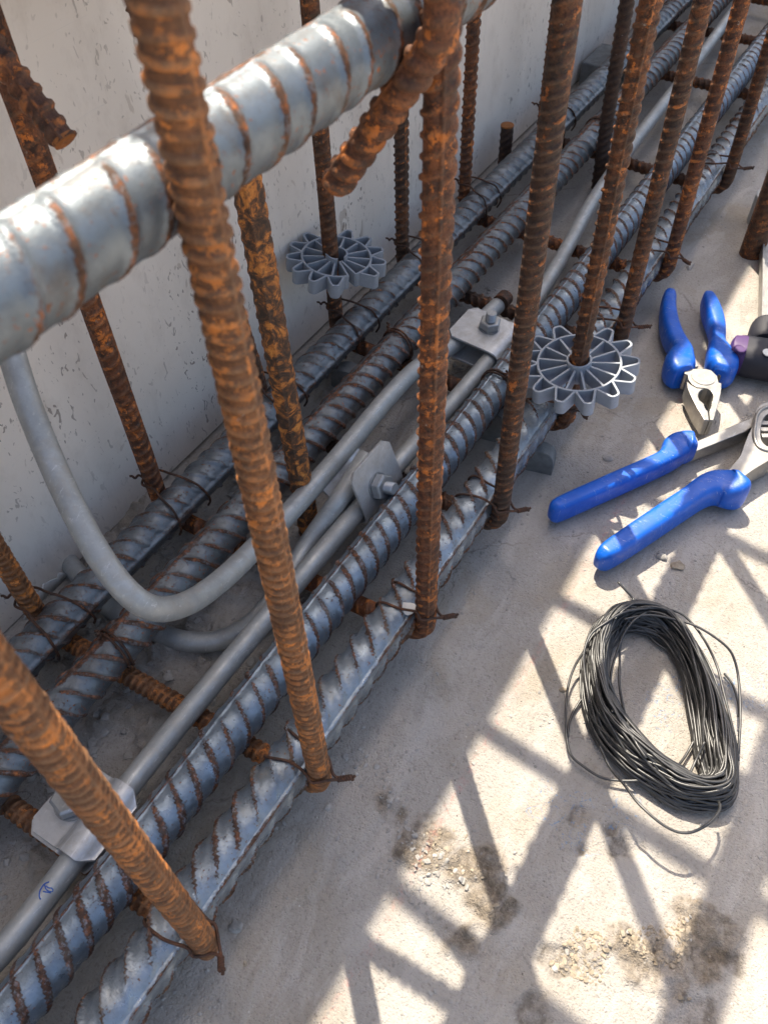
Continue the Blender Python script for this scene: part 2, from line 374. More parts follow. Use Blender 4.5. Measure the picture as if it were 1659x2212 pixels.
def m_floor():
    n = NT('concrete_slab'); pos = n.geo.outputs['Position']
    big = n.noise(5, 5, .6); mid = n.noise(28, 6, .65); fine = n.noise(420, 5, .75); grit = n.voro(650); grit2 = n.voro(230)
    c = n.mix(n.ramp(big, [(.35, 0.), (.65, 1.)]), (.405, .372, .335), (.345, .315, .28))
    c = n.mix(n.math('MULTIPLY', n.ramp(mid, [(.4, 0.), (.7, 1.)]), .45), c, (.475, .445, .40))
    c = n.mix(n.math('MULTIPLY', n.ramp(n.noise(11, 4, .6, dist=.8), [(.50, 0.), (.66, 1.)]), .5), c, (.33, .27, .19))
    c = n.mix(n.math('MULTIPLY', n.attr('dirt'), n.ramp(n.noise(60, 5, .7), [(.30, .35), (.5, 1.)])), c, n.ramp(n.noise(300, 5, .7), [(.36, (.085, .063, .042)), (.64, (.29, .235, .17))]))
    c = n.mix(n.math('MULTIPLY', n.attr('dark'), n.ramp(n.noise(110, 4, .7), [(.38, .15), (.6, .7)])), c, (.085, .065, .045))
    c = n.mix(n.math('MULTIPLY', n.ramp(fine, [(.33, 1.), (.46, 0.)]), .58), c, (.17, .15, .125))
    c = n.mix(n.math('MULTIPLY', n.ramp(grit2, [(.06, 1.), (.12, 0.)]), n.math('MULTIPLY', n.ramp(mid, [(.45, 0.), (.6, 1.)]), .7)), c, (.14, .12, .10))
    c = n.mix(n.math('MULTIPLY', n.ramp(fine, [(.58, 0.), (.70, 1.)]), .3), c, (.62, .58, .52))
    spk = n.math('ADD', n.voro(150), n.math('MULTIPLY', n.noise(500, 2, .6), .12))
    c = n.mix(n.math('MULTIPLY', n.ramp(spk, [(.115, 1.), (.135, 0.)]), n.ramp(n.noise(22, 3, .6), [(.42, 0.), (.55, .9)])), c, (.09, .075, .065))
    spw = n.math('ADD', n.voro(120, vec=n.scale(pos, (1.1, 1, 1))), n.math('MULTIPLY', n.noise(450, 2, .6), .12))
    c = n.mix(n.math('MULTIPLY', n.ramp(spw, [(.11, 1.), (.13, 0.)]), n.ramp(n.noise(18, 3, .6), [(.45, 0.), (.6, .8)])), c, (.66, .62, .56))
    swp = n.noise(16, 5, .65, n.scale(pos, (2.6, 1, 1)), dist=.6)                       # wiped slurry and trowel streaks
    c = n.mix(n.math('MULTIPLY', n.ramp(swp, [(.50, 0.), (.60, 1.)]), .45), c, (.50, .465, .43))
    cr = n.t.nodes.new('ShaderNodeTexVoronoi'); cr.feature = 'DISTANCE_TO_EDGE'; cr.inputs['Scale'].default_value = 6.5
    wv = n.t.nodes.new('ShaderNodeVectorMath'); wv.operation = 'ADD'; n.t.links.new(pos, wv.inputs[0]); nn = n.t.nodes.new('ShaderNodeTexNoise'); nn.inputs['Scale'].default_value = 18; nn.inputs['Detail'].default_value = 5
    nv = n.t.nodes.new('ShaderNodeVectorMath'); nv.operation = 'SCALE'; nv.inputs['Scale'].default_value = .05; n.t.links.new(nn.outputs[1], nv.inputs[0]); n.t.links.new(nv.outputs[0], wv.inputs[1]); n.t.links.new(wv.outputs[0], cr.inputs['Vector'])
    crk = n.math('MULTIPLY', n.ramp(cr.outputs[0], [(.0, 1.), (.006, 0.)]), n.ramp(n.noise(7, 3, .6), [(.50, 0.), (.58, .6)]))
    c = n.mix(crk, c, (.12, .10, .085))
    # red chalk line running parallel to the bars, and smudged blue chalk
    sx = n.t.nodes.new('ShaderNodeSeparateXYZ'); n.t.links.new(pos, sx.inputs[0])
    wob = n.math('MULTIPLY', n.math('SUBTRACT', n.noise(14, 2, .5), .5), .006)
    dx = n.math('ABSOLUTE', n.math('SUBTRACT', n.math('ADD', sx.outputs[0], wob), -.146 * S))
    ln = n.math('MULTIPLY', n.ramp(dx, [(.0004, 1.), (.0015, 0.)]), n.ramp(n.noise(240, 4, .8), [(.45, .0), (.66, .4)]))
    c = n.mix(ln, c, (.60, .20, .17))
    bl = n.math('MULTIPLY', n.attr('blue'), n.ramp(n.noise(150, 5, .8, dist=2), [(.55, 0.), (.66, .75)]))
    c = n.mix(bl, c, (.10, .27, .52))
    n.set(Base_Color=c, Roughness=.93)
    h = n.math('ADD', n.math('MULTIPLY', n.ramp(grit, [(0., 0.), (.5, 1.)]), .35), n.math('ADD', fine, n.math('MULTIPLY', mid, 1.5)))
    n.bump(h, 1.0, .0016); return n.m
M_floor = m_floor()
def m_wall():
    n = NT('formwork_panel'); pos = n.geo.outputs['Position']
    v1 = n.scale(pos, (1, 1, .55)); big = n.noise(6, 4, .6, v1); mid = n.noise(45, 5, .7, v1)
    c = n.mix(n.ramp(big, [(.35, 0.), (.65, 1.)]), (.85, .79, .715), (.76, .70, .625))
    c = n.mix(n.math('MULTIPLY', n.ramp(mid, [(.5, 0.), (.72, 1.)]), .3), c, (.50, .43, .36))
    v2 = n.scale(pos, (1, 1, .5)); msk = n.ramp(n.noise(9, 3, .6, v1), [(.40, .15), (.62, 1.)])
    for sc, th, am, col in ((75, .70, .55, (.34, .27, .21)), (230, .655, .75, (.16, .12, .095)), (330, .70, .6, (.12, .09, .07))):
        sp = n.math('MULTIPLY', n.ramp(n.noise(sc, 2, .45, v2, dist=.9), [(th, 0.), (th + .02, 1.)]), n.math('MULTIPLY', msk, am))
        c = n.mix(sp, c, col)
    # long fine scratches running along the panel
    scr = n.noise(9, 2, .4, n.scale(pos, (1, 1.4, 34)), dist=.35)
    c = n.mix(n.math('MULTIPLY', n.ramp(scr, [(.700, 0.), (.706, 1.), (.712, 0.)]), .5), c, (.62, .60, .57))
    n.set(Base_Color=c, Roughness=n.ramp(mid, [(.3, .42), (.7, .6)])); n.bump(n.math('ADD', mid, n.math('MULTIPLY', n.noise(300, 3, .6), .4)), .18, .0008); return n.m
M_wall = m_wall()
M_frame = m_plain('frame_steel', (.30, .22, .12), .6)

# ------------------------------------------------------------------ setting: slab
def vnoise(x, y, sc, seed):
    rg = np.random.default_rng(seed); n = 256; G = rg.random((n, n))
    u = x * sc; v = y * sc; i = np.floor(u).astype(int); j = np.floor(v).astype(int); fu = u - i; fv = v - j
    fu = fu * fu * (3 - 2 * fu); fv = fv * fv * (3 - 2 * fv); i0, i1, j0, j1 = i % n, (i + 1) % n, j % n, (j + 1) % n
    return (G[i0, j0] * (1 - fu) + G[i1, j0] * fu) * (1 - fv) + (G[i0, j1] * (1 - fu) + G[i1, j1] * fu) * fv
def fbm(x, y, sc, o, seed):
    r = 0; a = 1; t = 0
    for k in range(o): r = r + a * vnoise(x + 9.1 * k, y + 3.7 * k, sc * 2 ** k, seed + k); t += a; a *= .55
    return r / t - .5
#  (photo px x, y, radius px, kind): crumbled mortar, dark damp spots, blue chalk
BLOBS = [(1500, 2010, 75, 'r'), (1540, 2075, 60, 'r'), (1440, 2110, 60, 'r'), (1370, 2090, 55, 'r'), (1290, 2075, 45, 'r'), (1560, 1990, 35, 'r'), (1330, 2030, 40, 'r'),
         (1175, 2065, 40, 'd'), (1205, 2085, 30, 'd'), (1245, 1755, 13, 'd'), (1243, 1775, 13, 'd'), (1318, 1790, 20, 'd'), (1252, 1838, 12, 'd'), (1490, 2190, 60, 'd'), (1545, 2060, 26, 'd'), (1580, 2070, 25, 'd'),
         (1140, 2190, 40, 'd'), (1350, 1830, 30, 'd'), (900, 1810, 60, 'r'), (950, 1850, 45, 'r'), (1050, 1900, 60, 'r'), (1060, 1960, 45, 'r'), (850, 1760, 35, 'r'), (1000, 2030, 60, 'r'),
         (250, 1200, 60, 'g'), (440, 1250, 110, 'g'), (300, 1500, 110, 'g'), (160, 1400, 60, 'g'), (560, 1000, 90, 'g'), (750, 850, 60, 'g'), (300, 1130, 60, 'g'), (180, 1850, 90, 'g'), (650, 1300, 60, 'g'),
         (1265, 1800, 45, 'b'), (1240, 1730, 40, 'b'), (1190, 1725, 45, 'b'), (1500, 1480, 60, 'b'), (1440, 1530, 50, 'b'), (1600, 1500, 60, 'b'), (1330, 1745, 40, 'b')]
def floor():
    d = .0042
    xs = np.concatenate([[-60, -20, -6, -2, -1.2, -.95], np.arange(-.82, .42, d), [.46, .52, .6, .8, 1.2, 2, 6, 20, 60]])
    yl = [-.32]
    while yl[-1] < 3.3: yl.append(yl[-1] + d * max(1, yl[-1] * 1.15))
    ys = np.concatenate([[-60, -20, -6, -2, -.9, -.5], yl, [3.6, 4.5, 7, 20, 60]])
    X, Y = np.meshgrid(xs, ys); m, k = X.shape
    fade = np.clip((X + .95) / .1, 0, 1) * np.clip((.6 - X) / .1, 0, 1) * np.clip((Y + .5) / .1, 0, 1) * np.clip((3.6 - Y) / .3, 0, 1)
    Z = .006 * fbm(X, Y, 4, 4, 1) + .003 * fbm(X, Y, 40, 4, 11)
    Xc = np.clip(X, -2, 2); Yc = np.clip(Y, -2, 4)
    W = {c: np.zeros_like(X) for c in 'rdgb'}
    for px, py, rp, kd in BLOBS:
        c = at(px, py); r = np.linalg.norm(at(px + rp, py) - c)
        ang = fbm(Xc * 1.0, Yc, 26, 4, hash_(px)) * 2.6
        q = np.hypot(X - c[0], Y - c[1]) / r + ang * .9
        W[kd] = np.maximum(W[kd], np.clip((1.12 - q) / .35, 0, 1))
    rub = np.abs(fbm(Xc, Yc, 38, 4, 31)) * 2; rub2 = np.abs(fbm(Xc, Yc, 75, 3, 41)) * 2
    Z = Z + W['r'] * (.016 * (rub - .12) + .010 * rub2) + W['g'] * (.022 * rub + .012 * rub2 + .004) + W['d'] * (.010 * rub2 - .007)
    # the thin skin of old slurry whose broken edge runs beside the cage
    edge = X - (-.215 + .05 * fbm(Xc, Yc, 7, 4, 55) * 2); Z = Z + .0035 * np.clip(-edge / .006, 0, 1) * np.clip((.62 - Y) / .02, 0, 1)
    Z = Z * fade
    V = np.stack([X, Y, Z], -1).reshape(-1, 3)
    i = np.arange(m - 1)[:, None]; j = np.arange(k - 1)[None, :]; a = i * k + j
    g = Geo(); g.add(V, [np.stack([a, a + 1, a + k + 1, a + k], -1).reshape(-1, 4)])
    o = obj('floor', g, M_floor, base=(0, 0, 0), sharp=0); o['kind'] = 'structure'; o['label'] = 'grey concrete slab with sunlit patches and mortar dust'
    me = o.data
    for nm, w in (('dirt', np.clip(W['r'] * .85 + W['g'] * .25, 0, 1)), ('dark', W['d']), ('blue', W['b'])):
        w = (w * fade).ravel()
        A = me.attributes.new(nm, 'FLOAT', 'POINT'); A.data.foreach_set("value", w.astype(np.float32))
    return X, Y, Z
def hash_(v): return int(v * 7919) % 9973
FX, FY, FZ = floor()
def fz(x, y):
    i = np.clip(np.searchsorted(FY[:, 0], y) - 1, 0, FY.shape[0] - 2); j = np.clip(np.searchsorted(FX[0], x) - 1, 0, FX.shape[1] - 2)
    return float(FZ[i:i + 2, j:j + 2].mean())

# ------------------------------------------------------------------ formwork wall
XW = -.795; ZW = 1.675
t = thing('formwork_wall', (XW, 1.5, 0), 'tall pale grey formwork panel with brown specks and scratches behind the bars', 'wall')
g = Geo(); box(g, (XW - .022, 1.6, ZW / 2 + .006), (.022, 3.2, ZW / 2)); obj('panel', g, M_wall, t, smooth=False, bevel=.002)
g = Geo(); box(g, (XW - .075, 1.6, ZW - .08), (.03, 3.2, .05)); obj('rail', g, M_frame, t, smooth=False, bevel=.003)
g = Geo(); box(g, (XW - .075, 1.6, .12), (.03, 3.2, .05)); obj('rail', g, M_frame, t, smooth=False, bevel=.003)
for k in range(7):
    g = Geo(); box(g, (XW - .074, -1.4 + k, ZW / 2 + .02), (.028, .03, ZW / 2 - .16)); obj('stud', g, M_frame, t, smooth=False, bevel=.003)
# torn protective film at the foot of the panel
g = Geo(); P = []
for k in range(22):
    a = k / 21; y = .262 + .115 * a; top = .030 * math.sin(math.pi * min(1, a * 1.15 + .02)) ** .6 + .003 * math.sin(k * 2.3) + .002 * math.sin(k * 5.1)
    P += [(XW + .0035, y, .004), (XW + .0045, y, top * .6), (XW + .0060 + .0015 * math.sin(k * 1.7), y, max(.006, top))]
P = np.array(P); f = [[(i * 3 + j), (i * 3 + j + 1), (i * 3 + j + 4), (i * 3 + j + 3)] for i in range(21) for j in range(2)]
g.add(P, [np.array(f)])
o = obj('torn_film', g, M_film, t)
sm = o.modifiers.new('s', 'SOLIDIFY'); sm.thickness = .0008

# ------------------------------------------------------------------ longitudinal bars
RM = .0255
def long_bar(x, z, y0, y1, th0, c, mat, label, pitch=.0285, ribh=.0036, wander=0.0, seed=1, name='steel_bar', r=RM, group='thick longitudinal bars', **kw):
    ys = np.linspace(y0, y1, 30); P = np.stack([x + wander * np.sin(ys * 1.7 + seed), ys, np.full(30, z)], 1)
    g = Geo(); rebar(g, P, r, pitch, ribh, c=c, th0=th0, n0=(1, 0, 0), seed=seed, **kw)
    # frames(): N=+x, B=T x N = y x x = -z, so angle runs from +x towards -z
    o = obj(name, g, mat, base=(x, y0, z), sharp=0); return tag(o, label, 'steel bar', group)
A2 = lambda deg: -math.radians(deg) % (2 * math.pi)
ZB = .083
HI = dict(nth=44, res=11.0)
long_bar(-.684, ZB, -.35, 4.2, A2(12), .62, M_bar_grey, 'grey ribbed steel bar lying closest to the wall panel', seed=3, wr=.15, ribh=.0030, lug=1.0, lw=.2, **HI)
long_bar(-.592, ZB, -.35, 4.2, A2(108), .62, M_bar_rusty, 'rust-streaked grey ribbed bar, second from the wall panel', seed=5, wr=.17, ribh=.0038, lug=.55, lw=.24, **HI)
long_bar(-.398, ZB, -.35, 4.2, A2(117), -.55, M_bar_blue, 'bluish ribbed bar running between the galvanised rod and the outermost floor bar', seed=8, wr=.20, cex=.35, lug=.75, lw=.09, ribh=.0028, **HI)
long_bar(-.3145, ZB, -.35, 4.2, A2(34), -1.05, M_bar_blue4, 'bluish ribbed bar lying farthest out from the wall, at the feet of the stirrups', seed=13, pitch=.0335, wr=.125, lug=.62, ribh=.0056, lw=.11, cex=1.1, **HI)
long_bar(-.3145, .782, -.35, 4.2, A2(104), -.34, M_bar_big, 'large pale rust-banded steel bar crossing the top left close to the camera', seed=21, pitch=.0300, wr=.15, pair=.08, ribh=.0026, nth=56, res=14.0, rough=.0008, cex=.8, flat=1.3)
long_bar(-.683, .782, -.35, 4.2, A2(0), .5, M_bar_grey, 'grey steel bar high beside the wall panel above the picture', seed=23, nth=20, res=5)
long_bar(-.3145, 1.275, -.35, 4.2, A2(0), .5, M_bar_grey, 'upper outer steel bar of the cage above the picture', seed=25, nth=20, res=5)
long_bar(-.683, 1.275, -.35, 4.2, A2(0), .5, M_bar_grey, 'upper steel bar of the cage nearest the panel, above the picture', seed=27, nth=20, res=5)

# ------------------------------------------------------------------ stirrups
XO, XI, RS = -.276, -.722, .0115
STIR = [(-.35, -.35, 'out'), (-.14, -.14, 'out'), (.066, .062, 0), (.268, .258, 1), (.508, .497, 2), (.722, .745, 3), (.958, .968, 4), (1.187, 1.195, 5), (1.425, 1.445, 6), (1.79, 1.83, 7), (2.27, 2.29, 8), (2.6, 2.6, 9), (2.9, 2.9, 'out')]
SL = {0: 'rusty orange ribbed stirrup nearest the camera, its leg slanting across the lower left corner',
      1: 'thick brown rusty stirrup whose leg passes in front of the big pale bar',
      2: 'rusty stirrup tied beside the hooked tie bar, its leg edged with sunlit ribs',
      3: 'rusty stirrup whose leg stands just left of the plastic star wheel on the outer side',
      4: 'rusty stirrup carrying both grey plastic star wheels on its legs',
      5: 'rusty stirrup beside the blue combination pliers, just beyond the outer star wheel',
      6: 'rusty stirrup, second beyond the outer star wheel, bent foot level with the pliers tips',
      7: 'rusty stirrup with bent foot near the grey cap at the right edge',
      8: 'far rusty stirrup whose dark cross piece shows at the top right corner',
      9: 'farthest rusty stirrup with only its base in the top right corner'}
ZT = 1.42
for (yo, yi, k) in STIR:
    ym = (yo + yi) / 2
    pts = [(XI + .012, yi + .026, ZT - .16), (XI + .012, yi + .026, ZT), (XO, yo, ZT), (XO, yo, .045), (XI, yi, .045), (XI, yi, .12), (XI, yi - (.17 if k == 3 else 0), ZT + .01)]
    P = fillet(pts, .036, 9)
    g = Geo()
    near = k in (0, 1)
    rebar(g, P, RS, {0: .0102, 1: .0102, 3: .0125}.get(k, .0155), .0019 if near else .0023, c=-.12 if k in (0, 1) else .42, th0={0: 1.2, 1: 1.5, 2: 2.35, 3: 1.0, 4: 2.4, 5: 1.1, 6: 1.2}.get(k, 1.2), n0=(0, 1, 0), nth=24 if not isinstance(k, str) else 12, res=(11.0 if near else 9.0) if not isinstance(k, str) else 4, lug=.7 if k in (2, 4) else .4, wr=.30 if near else .22, flat=1.7, seed=40 + hash_(yo + 3) % 50, rough=.012)
    o = obj('stirrup', g, {0: M_rust_tan, 1: M_rust_tan, 2: M_rust_b, 3: M_rust_c, 4: M_rust, 5: M_rust_c, 6: M_rust_b}.get(k, M_rust), base=(XO, yo, .03), sharp=0)
    lab = SL.get(k) or {-.35: 'rusty stirrup behind the camera, outside the picture', -.14: 'rusty stirrup just below the picture, outside the frame', 2.9: 'rusty stirrup beyond the top of the picture, outside the frame'}[yo]
    tag(o, lab, 'stirrup', 'rusty stirrups of the cage')

# tie bars with hooks at mid height
def tie_bar(yo, yi, hooks, label):
    if hooks:
        pts = [(-.612, yi - .016, .657), (XI - .0535, yi, .8205), (XI + .06, yi, .8205), (-.36, yo, .838), (-.262, yo, .838), (-.262, yo, .795), (-.347, yo - .003, .676)]
        r = .028
    else:
        pts = [(XI + .0, yi, .90), (XI + .0, yi, .8205), (XO + .0, yo, .8205), (XO + .0, yo, .92)]; r = .03
    P = fillet(pts, r, 12); g = Geo()
    rebar(g, P, .0104, .0150, .0026, c=.3, th0=.9, n0=(0, 1, 0), nth=28, res=9, lug=.6, wr=.32, seed=77, rough=.012)
    o = obj('tie_bar', g, M_rust_b, base=(XO, yo, .82), sharp=0); tag(o, label, 'tie bar')
    for e, d in ((P[0], P[0] - P[2]), (P[-1], P[-1] - P[-3])):
        d = d / np.linalg.norm(d); g = Geo(); tube(g, np.array([e - d * .0035, e + d * .0010, e + d * .0016]), [.0107, .0105, .0090], 20); obj('cut_end', g, M_cut, o, sharp=35)
tie_bar(.482, .468, True, 'hooked rusty tie bar bent round the big pale bar, its cut tip pointing down')
# upright posts inside the cage and short stub by the wall
def upright(P, r, mat, label, name, cat, **kw):
    g = Geo(); rebar(g, np.array(P, float), r, kw.pop('pitch', .016), kw.pop('ribh', .0016), n0=(1, 0, 0), seed=kw.pop('seed', 5), nth=20, **kw)
    return tag(obj(name, g, mat, base=P[0], sharp=0), label, cat)
upright([(-.531, .6, .004), (-.540, .6, .35), (-.547, .6, .625)], .0155, M_post, 'upright bar flaked with bright orange rust between the second and third floor bars', 'upright_bar', 'steel bar', th0=5.3, lug=1.2, ribh=.0014, pitch=.02)
upright([(-.539, 1.75, .004), (-.546, 1.75, .155), (-.556, 1.75, .9)], .0135, M_rust_dark, 'dark upright bar inside the cage, half hidden by the star wheel leg', 'upright_bar', 'steel bar', th0=1.0, ribh=.002)
stub = upright([(-.752, 1.70, .0), (-.752, 1.70, .118)], .0135, M_rust_dark, 'short dark bar stub with an orange cut end at the foot of the wall panel', 'bar_stub', 'bar stub', th0=1.0)
g = Geo(); tube(g, np.array([(-.752, 1.70, .1165), (-.752, 1.70, .1195), (-.752, 1.70, .1200)]), [.0148, .0146, .013], 20); obj('cut_end', g, M_cut, stub, sharp=35)
upright([(-.168, 1.665, -.002), (-.166, 1.665, .75)], .0235, M_rust, 'plain rusty upright post on the slab at the right edge', 'rusty_post', 'post', ribh=.0, lug=0)

# ------------------------------------------------------------------ galvanised rods
RG = .0142
def rod(pts, label, r=RG, n=10):
    P, _ = resample(catmull(pts, n), .008); g = Geo(); tube(g, P, r, 20)
    return tag(obj('galvanised_rod', g, M_galv, base=P[0], sharp=30), label, 'metal rod', 'galvanised rods')
ZR = .074
main = [at(-120, 2170, ZR), at(30, 2025, ZR), at(275, 1703, ZR), at(480, 1450, ZR), at(690, 1200, ZR), at(850, 1012, ZR), at(975, 873, ZR), at(1055, 780, ZR), at(1110, 715, ZR), at(1160, 645, ZR), at(1215, 553, ZR), at(1282, 432, ZR), at(1360, 320, ZR), at(1440, 215, ZR), at(1532, 95, ZR), at(1600, 0, ZR)]
g_main = rod(main, 'long straight galvanised rod running the length of the cage between the middle floor bars')
def atd(px, py, dep):
    d = R @ np.array([px - CX, py - CY, F]); return CAMP + d * dep / F
up = [at(1090, 645, .078), at(1000, 728, .078), at(935, 775, .086), at(893, 802, .094), at(830, 868, .102), at(750, 965, .105), at(650, 1080, .112), at(560, 1175, .125), at(480, 1252, .15), at(405, 1303, .185), at(335, 1315, .225), at(275, 1278, .255), at(212, 1195, .285), at(150, 1080, .32), at(92, 950, .36), at(50, 840, .40), at(15, 720, .44), at(-10, 600, .48)]
o = rod(up, 'galvanised rod bent in a wide curve and rising behind the big pale bar at left', .0146)
low = [at(792, 985, .115), at(735, 1075, .095), at(672, 1165, .060), at(630, 1235, .048), at(595, 1290, .040), at(545, 1345, .030), at(480, 1381, .024), at(410, 1386, .022), at(330, 1362, .020), at(255, 1325, .018), at(200, 1275, .018), at(150, 1215, .018)]
rod(low, 'lower galvanised rod curving under the floor bars towards the wall panel', .0140)

qi = crop(0, 1950, 4.1475); g = Geo()
for st in ([(535, 1438), (490, 1455), (455, 1495), (432, 1550), (430, 1600), (442, 1625)], [(488, 1470), (500, 1515), (530, 1535), (565, 1528), (560, 1500), (525, 1500), (505, 1480)], [(470, 1540), (500, 1545), (545, 1548)]):
    P = np.array([at(*qi(a, b), ZR + RG * 1.01) for a, b in st]); P = resample(catmull(P, 6), .002)[0]
    xc = np.interp(P[:, 1], [m_[1] for m_ in main[:6]], [m_[0] for m_ in main[:6]]); off = np.clip(P[:, 0] - xc, -RG * .9, RG * .9); P[:, 2] = ZR + np.sqrt(RG ** 2 - off ** 2) + .0001; tube(g, P, .0007, 6)
obj('ink_mark', g, m_plain('blue_ink', (.02, .10, .42), .6), g_main, sharp=0)

# ------------------------------------------------------------------ clamps
def plate(g, O, u, v, w, half, v0, v1, chans, th, rr, cut=.012, flip=1, lift=0.0, curl=False):
    """pressed clamp plate: profile across v with semicircular channels over the rods, extruded along u"""
    vs = np.linspace(v0, v1, 60); z = np.zeros_like(vs)
    for c in chans:
        d = np.abs(vs - c) / rr; z = np.maximum(z, rr * np.sqrt(np.clip(1.0 - d ** 2, 0, 1)) ** .9)
    z = np.maximum(z, rr * .28)
    if curl: z = np.where(vs > 0, rr, z)
    z = np.convolve(np.pad(z, 2, 'edge'), np.ones(5) / 5, 'valid')
    us = np.array([-half, -half + cut * .15, -half + cut, half - cut, half - cut * .15, half])
    ins = np.array([cut, cut * .82, 0, 0, cut * .82, cut])
    Vt = []
    for i, uu in enumerate(us):
        vv = np.clip(vs, v0 + ins[i], v1 - ins[i])
        for q, zz in zip(vv, np.interp(vv, vs, z)): Vt.append(O + u * uu + v * q + w * (flip * (zz) + lift))
    Vt = np.array(Vt); k = len(vs); m = len(us); n = len(Vt)
    Vb = Vt - w * th
    i = np.arange(m - 1)[:, None]; j = np.arange(k - 1)[None, :]; a = (i * k + j)
    top = np.stack([a, a + k, a + k + 1, a + 1], -1).reshape(-1, 4)
    bot = top[:, ::-1] + n
    per = list(range(k)) + [r * k + k - 1 for r in range(1, m)] + list(range((m - 1) * k + k - 2, (m - 1) * k - 1, -1)) + [r * k for r in range(m - 2, 0, -1)]
    sd = [[per[q], per[(q + 1) % len(per)], per[(q + 1) % len(per)] + n, per[q] + n] for q in range(len(per))]
    g.add(np.concatenate([Vt, Vb]), [top, bot, np.array(sd)])
def prism(g, O, u, v, w, r, h, k, rot=0, r2=None):
    th = np.linspace(0, 2 * np.pi, k, endpoint=False) + rot; r2 = r if r2 is None else r2
    a = np.array([O + r * (np.cos(t) * u + np.sin(t) * v) for t in th]); b = np.array([O + w * h + r2 * (np.cos(t) * u + np.sin(t) * v) for t in th])
    g.add(np.concatenate([a, b]), [np.stack([np.arange(k), (np.arange(k) + 1) % k, (np.arange(k) + 1) % k + k, np.arange(k) + k], 1), np.arange(k)[::-1], np.arange(k) + k])
def clamp(O, udir, roll, half, v0, v1, chans, boltv, label, bolt_h=.03, boltu=0, head=False, gap=.017, yaw=0, curl=False, toward=None, splay=0.0, ns=1.0):
    u = np.array(udir, float); u /= np.linalg.norm(u)
    if yaw:
        c, s_ = math.cos(yaw), math.sin(yaw); u = np.array([u[0] * c - u[1] * s_, u[0] * s_ + u[1] * c, u[2]])
    v = np.cross(np.array([0, 0, 1.]), u); v /= np.linalg.norm(v); w = np.cross(u, v)
    c, s_ = math.cos(roll), math.sin(roll); v, w = v * c + w * s_, w * c - v * s_
    if toward is not None:
        v = toward - O; v -= (v @ u) * u; v /= np.linalg.norm(v); w = np.cross(u, v)
    t = thing('rod_clamp', O, label, 'clamp', 'pressed galvanised rod clamps')
    g = Geo(); plate(g, O, u, v, w, half, v0, v1, chans, .0043, gap + .0048, curl=curl); obj('upper_plate', g, M_clamp, t, sharp=50, bevel=.0012)
    vb = v * math.cos(splay) - w * math.sin(splay); wb = w * math.cos(splay) + v * math.sin(splay)
    g = Geo(); plate(g, O - u * .004, u, vb, -wb, half * .98, v0 + .002, v1 + .004, chans, .0043, gap + .0048, curl=curl); obj('lower_plate', g, M_clamp, t, sharp=50, bevel=.0012)
    B = O + v * boltv + u * boltu + w * ((1.0 if curl else .28) * (gap + .0048) + .0004)
    g = Geo(); prism(g, B, u, v, w, .0185 * ns, .002, 24); obj('washer', g, M_bolt, t, sharp=30)
    g = Geo(); prism(g, B + w * .0021, u, v, w, .0175 * ns, .0010, 6, .3, .0185 * ns); prism(g, B + w * .0032, u, v, w, .0185 * ns, .0112, 6, .3); prism(g, B + w * .0145, u, v, w, .0183 * ns, .0016, 6, .3, .0158 * ns); obj('nut', g, M_bolt, t, sharp=25, bevel=.0006)
    g = Geo()
    for q in range(7 if not head else 1):
        z0 = .0155 + q * .0023
        prism(g, B + w * z0, u, v, w, .0082, .0011, 20, 0, .0092); prism(g, B + w * (z0 + .0011), u, v, w, .0092, .0012, 20, 0, .0082)
    obj('bolt', g, M_bolt, t, sharp=25)
    g = Geo(); prism(g, B - w * .045, u, v, w, .009, .034, 20); prism(g, B - w * .053, u, v, w, .016, .009, 6, .1); obj('bolt_head', g, M_bolt, t, sharp=25)
    return t
d1 = at(1110, 715, ZR) - at(1055, 780, ZR)
clamp(at(1080, 750, ZR), d1, 0, .045, -.027, .084, [0], .030, 'square galvanised rod clamp with hex nut, farthest of the three, joining two rods', boltu=.010, curl=True, toward=at(1040, 692, .078))
d2 = at(850, 1012, ZR) - at(690, 1200, ZR)
clamp(at(806, 1064, ZR), d2, 1.22, .048, -.027, .072, [0], .022, 'tilted rod clamp with hex nut in the middle of the cage, its plates standing open', boltu=-.006, curl=True, splay=.45, ns=1.1)
d3 = at(480, 1450, ZR) - at(275, 1703, ZR)
clamp(at(220, 1780, ZR), d3, -.10, .045, -.026, .072, [0], .043, 'rod clamp half hidden by the orange stirrup leg at the lower left', head=True, boltu=.004, ns=1.3)
# rusty stub: thread end sticking out of the far clamp
g = Geo(); tube(g, np.array([at(1080, 655, .084), at(1092, 642, .082)]), [.0152, .0146], 16); tag(obj('rusty_end_cap', g, M_rust, base=at(1086, 650, .08)), 'rusty crumbling end of the bent rod sticking out of the farthest clamp', 'rod end')

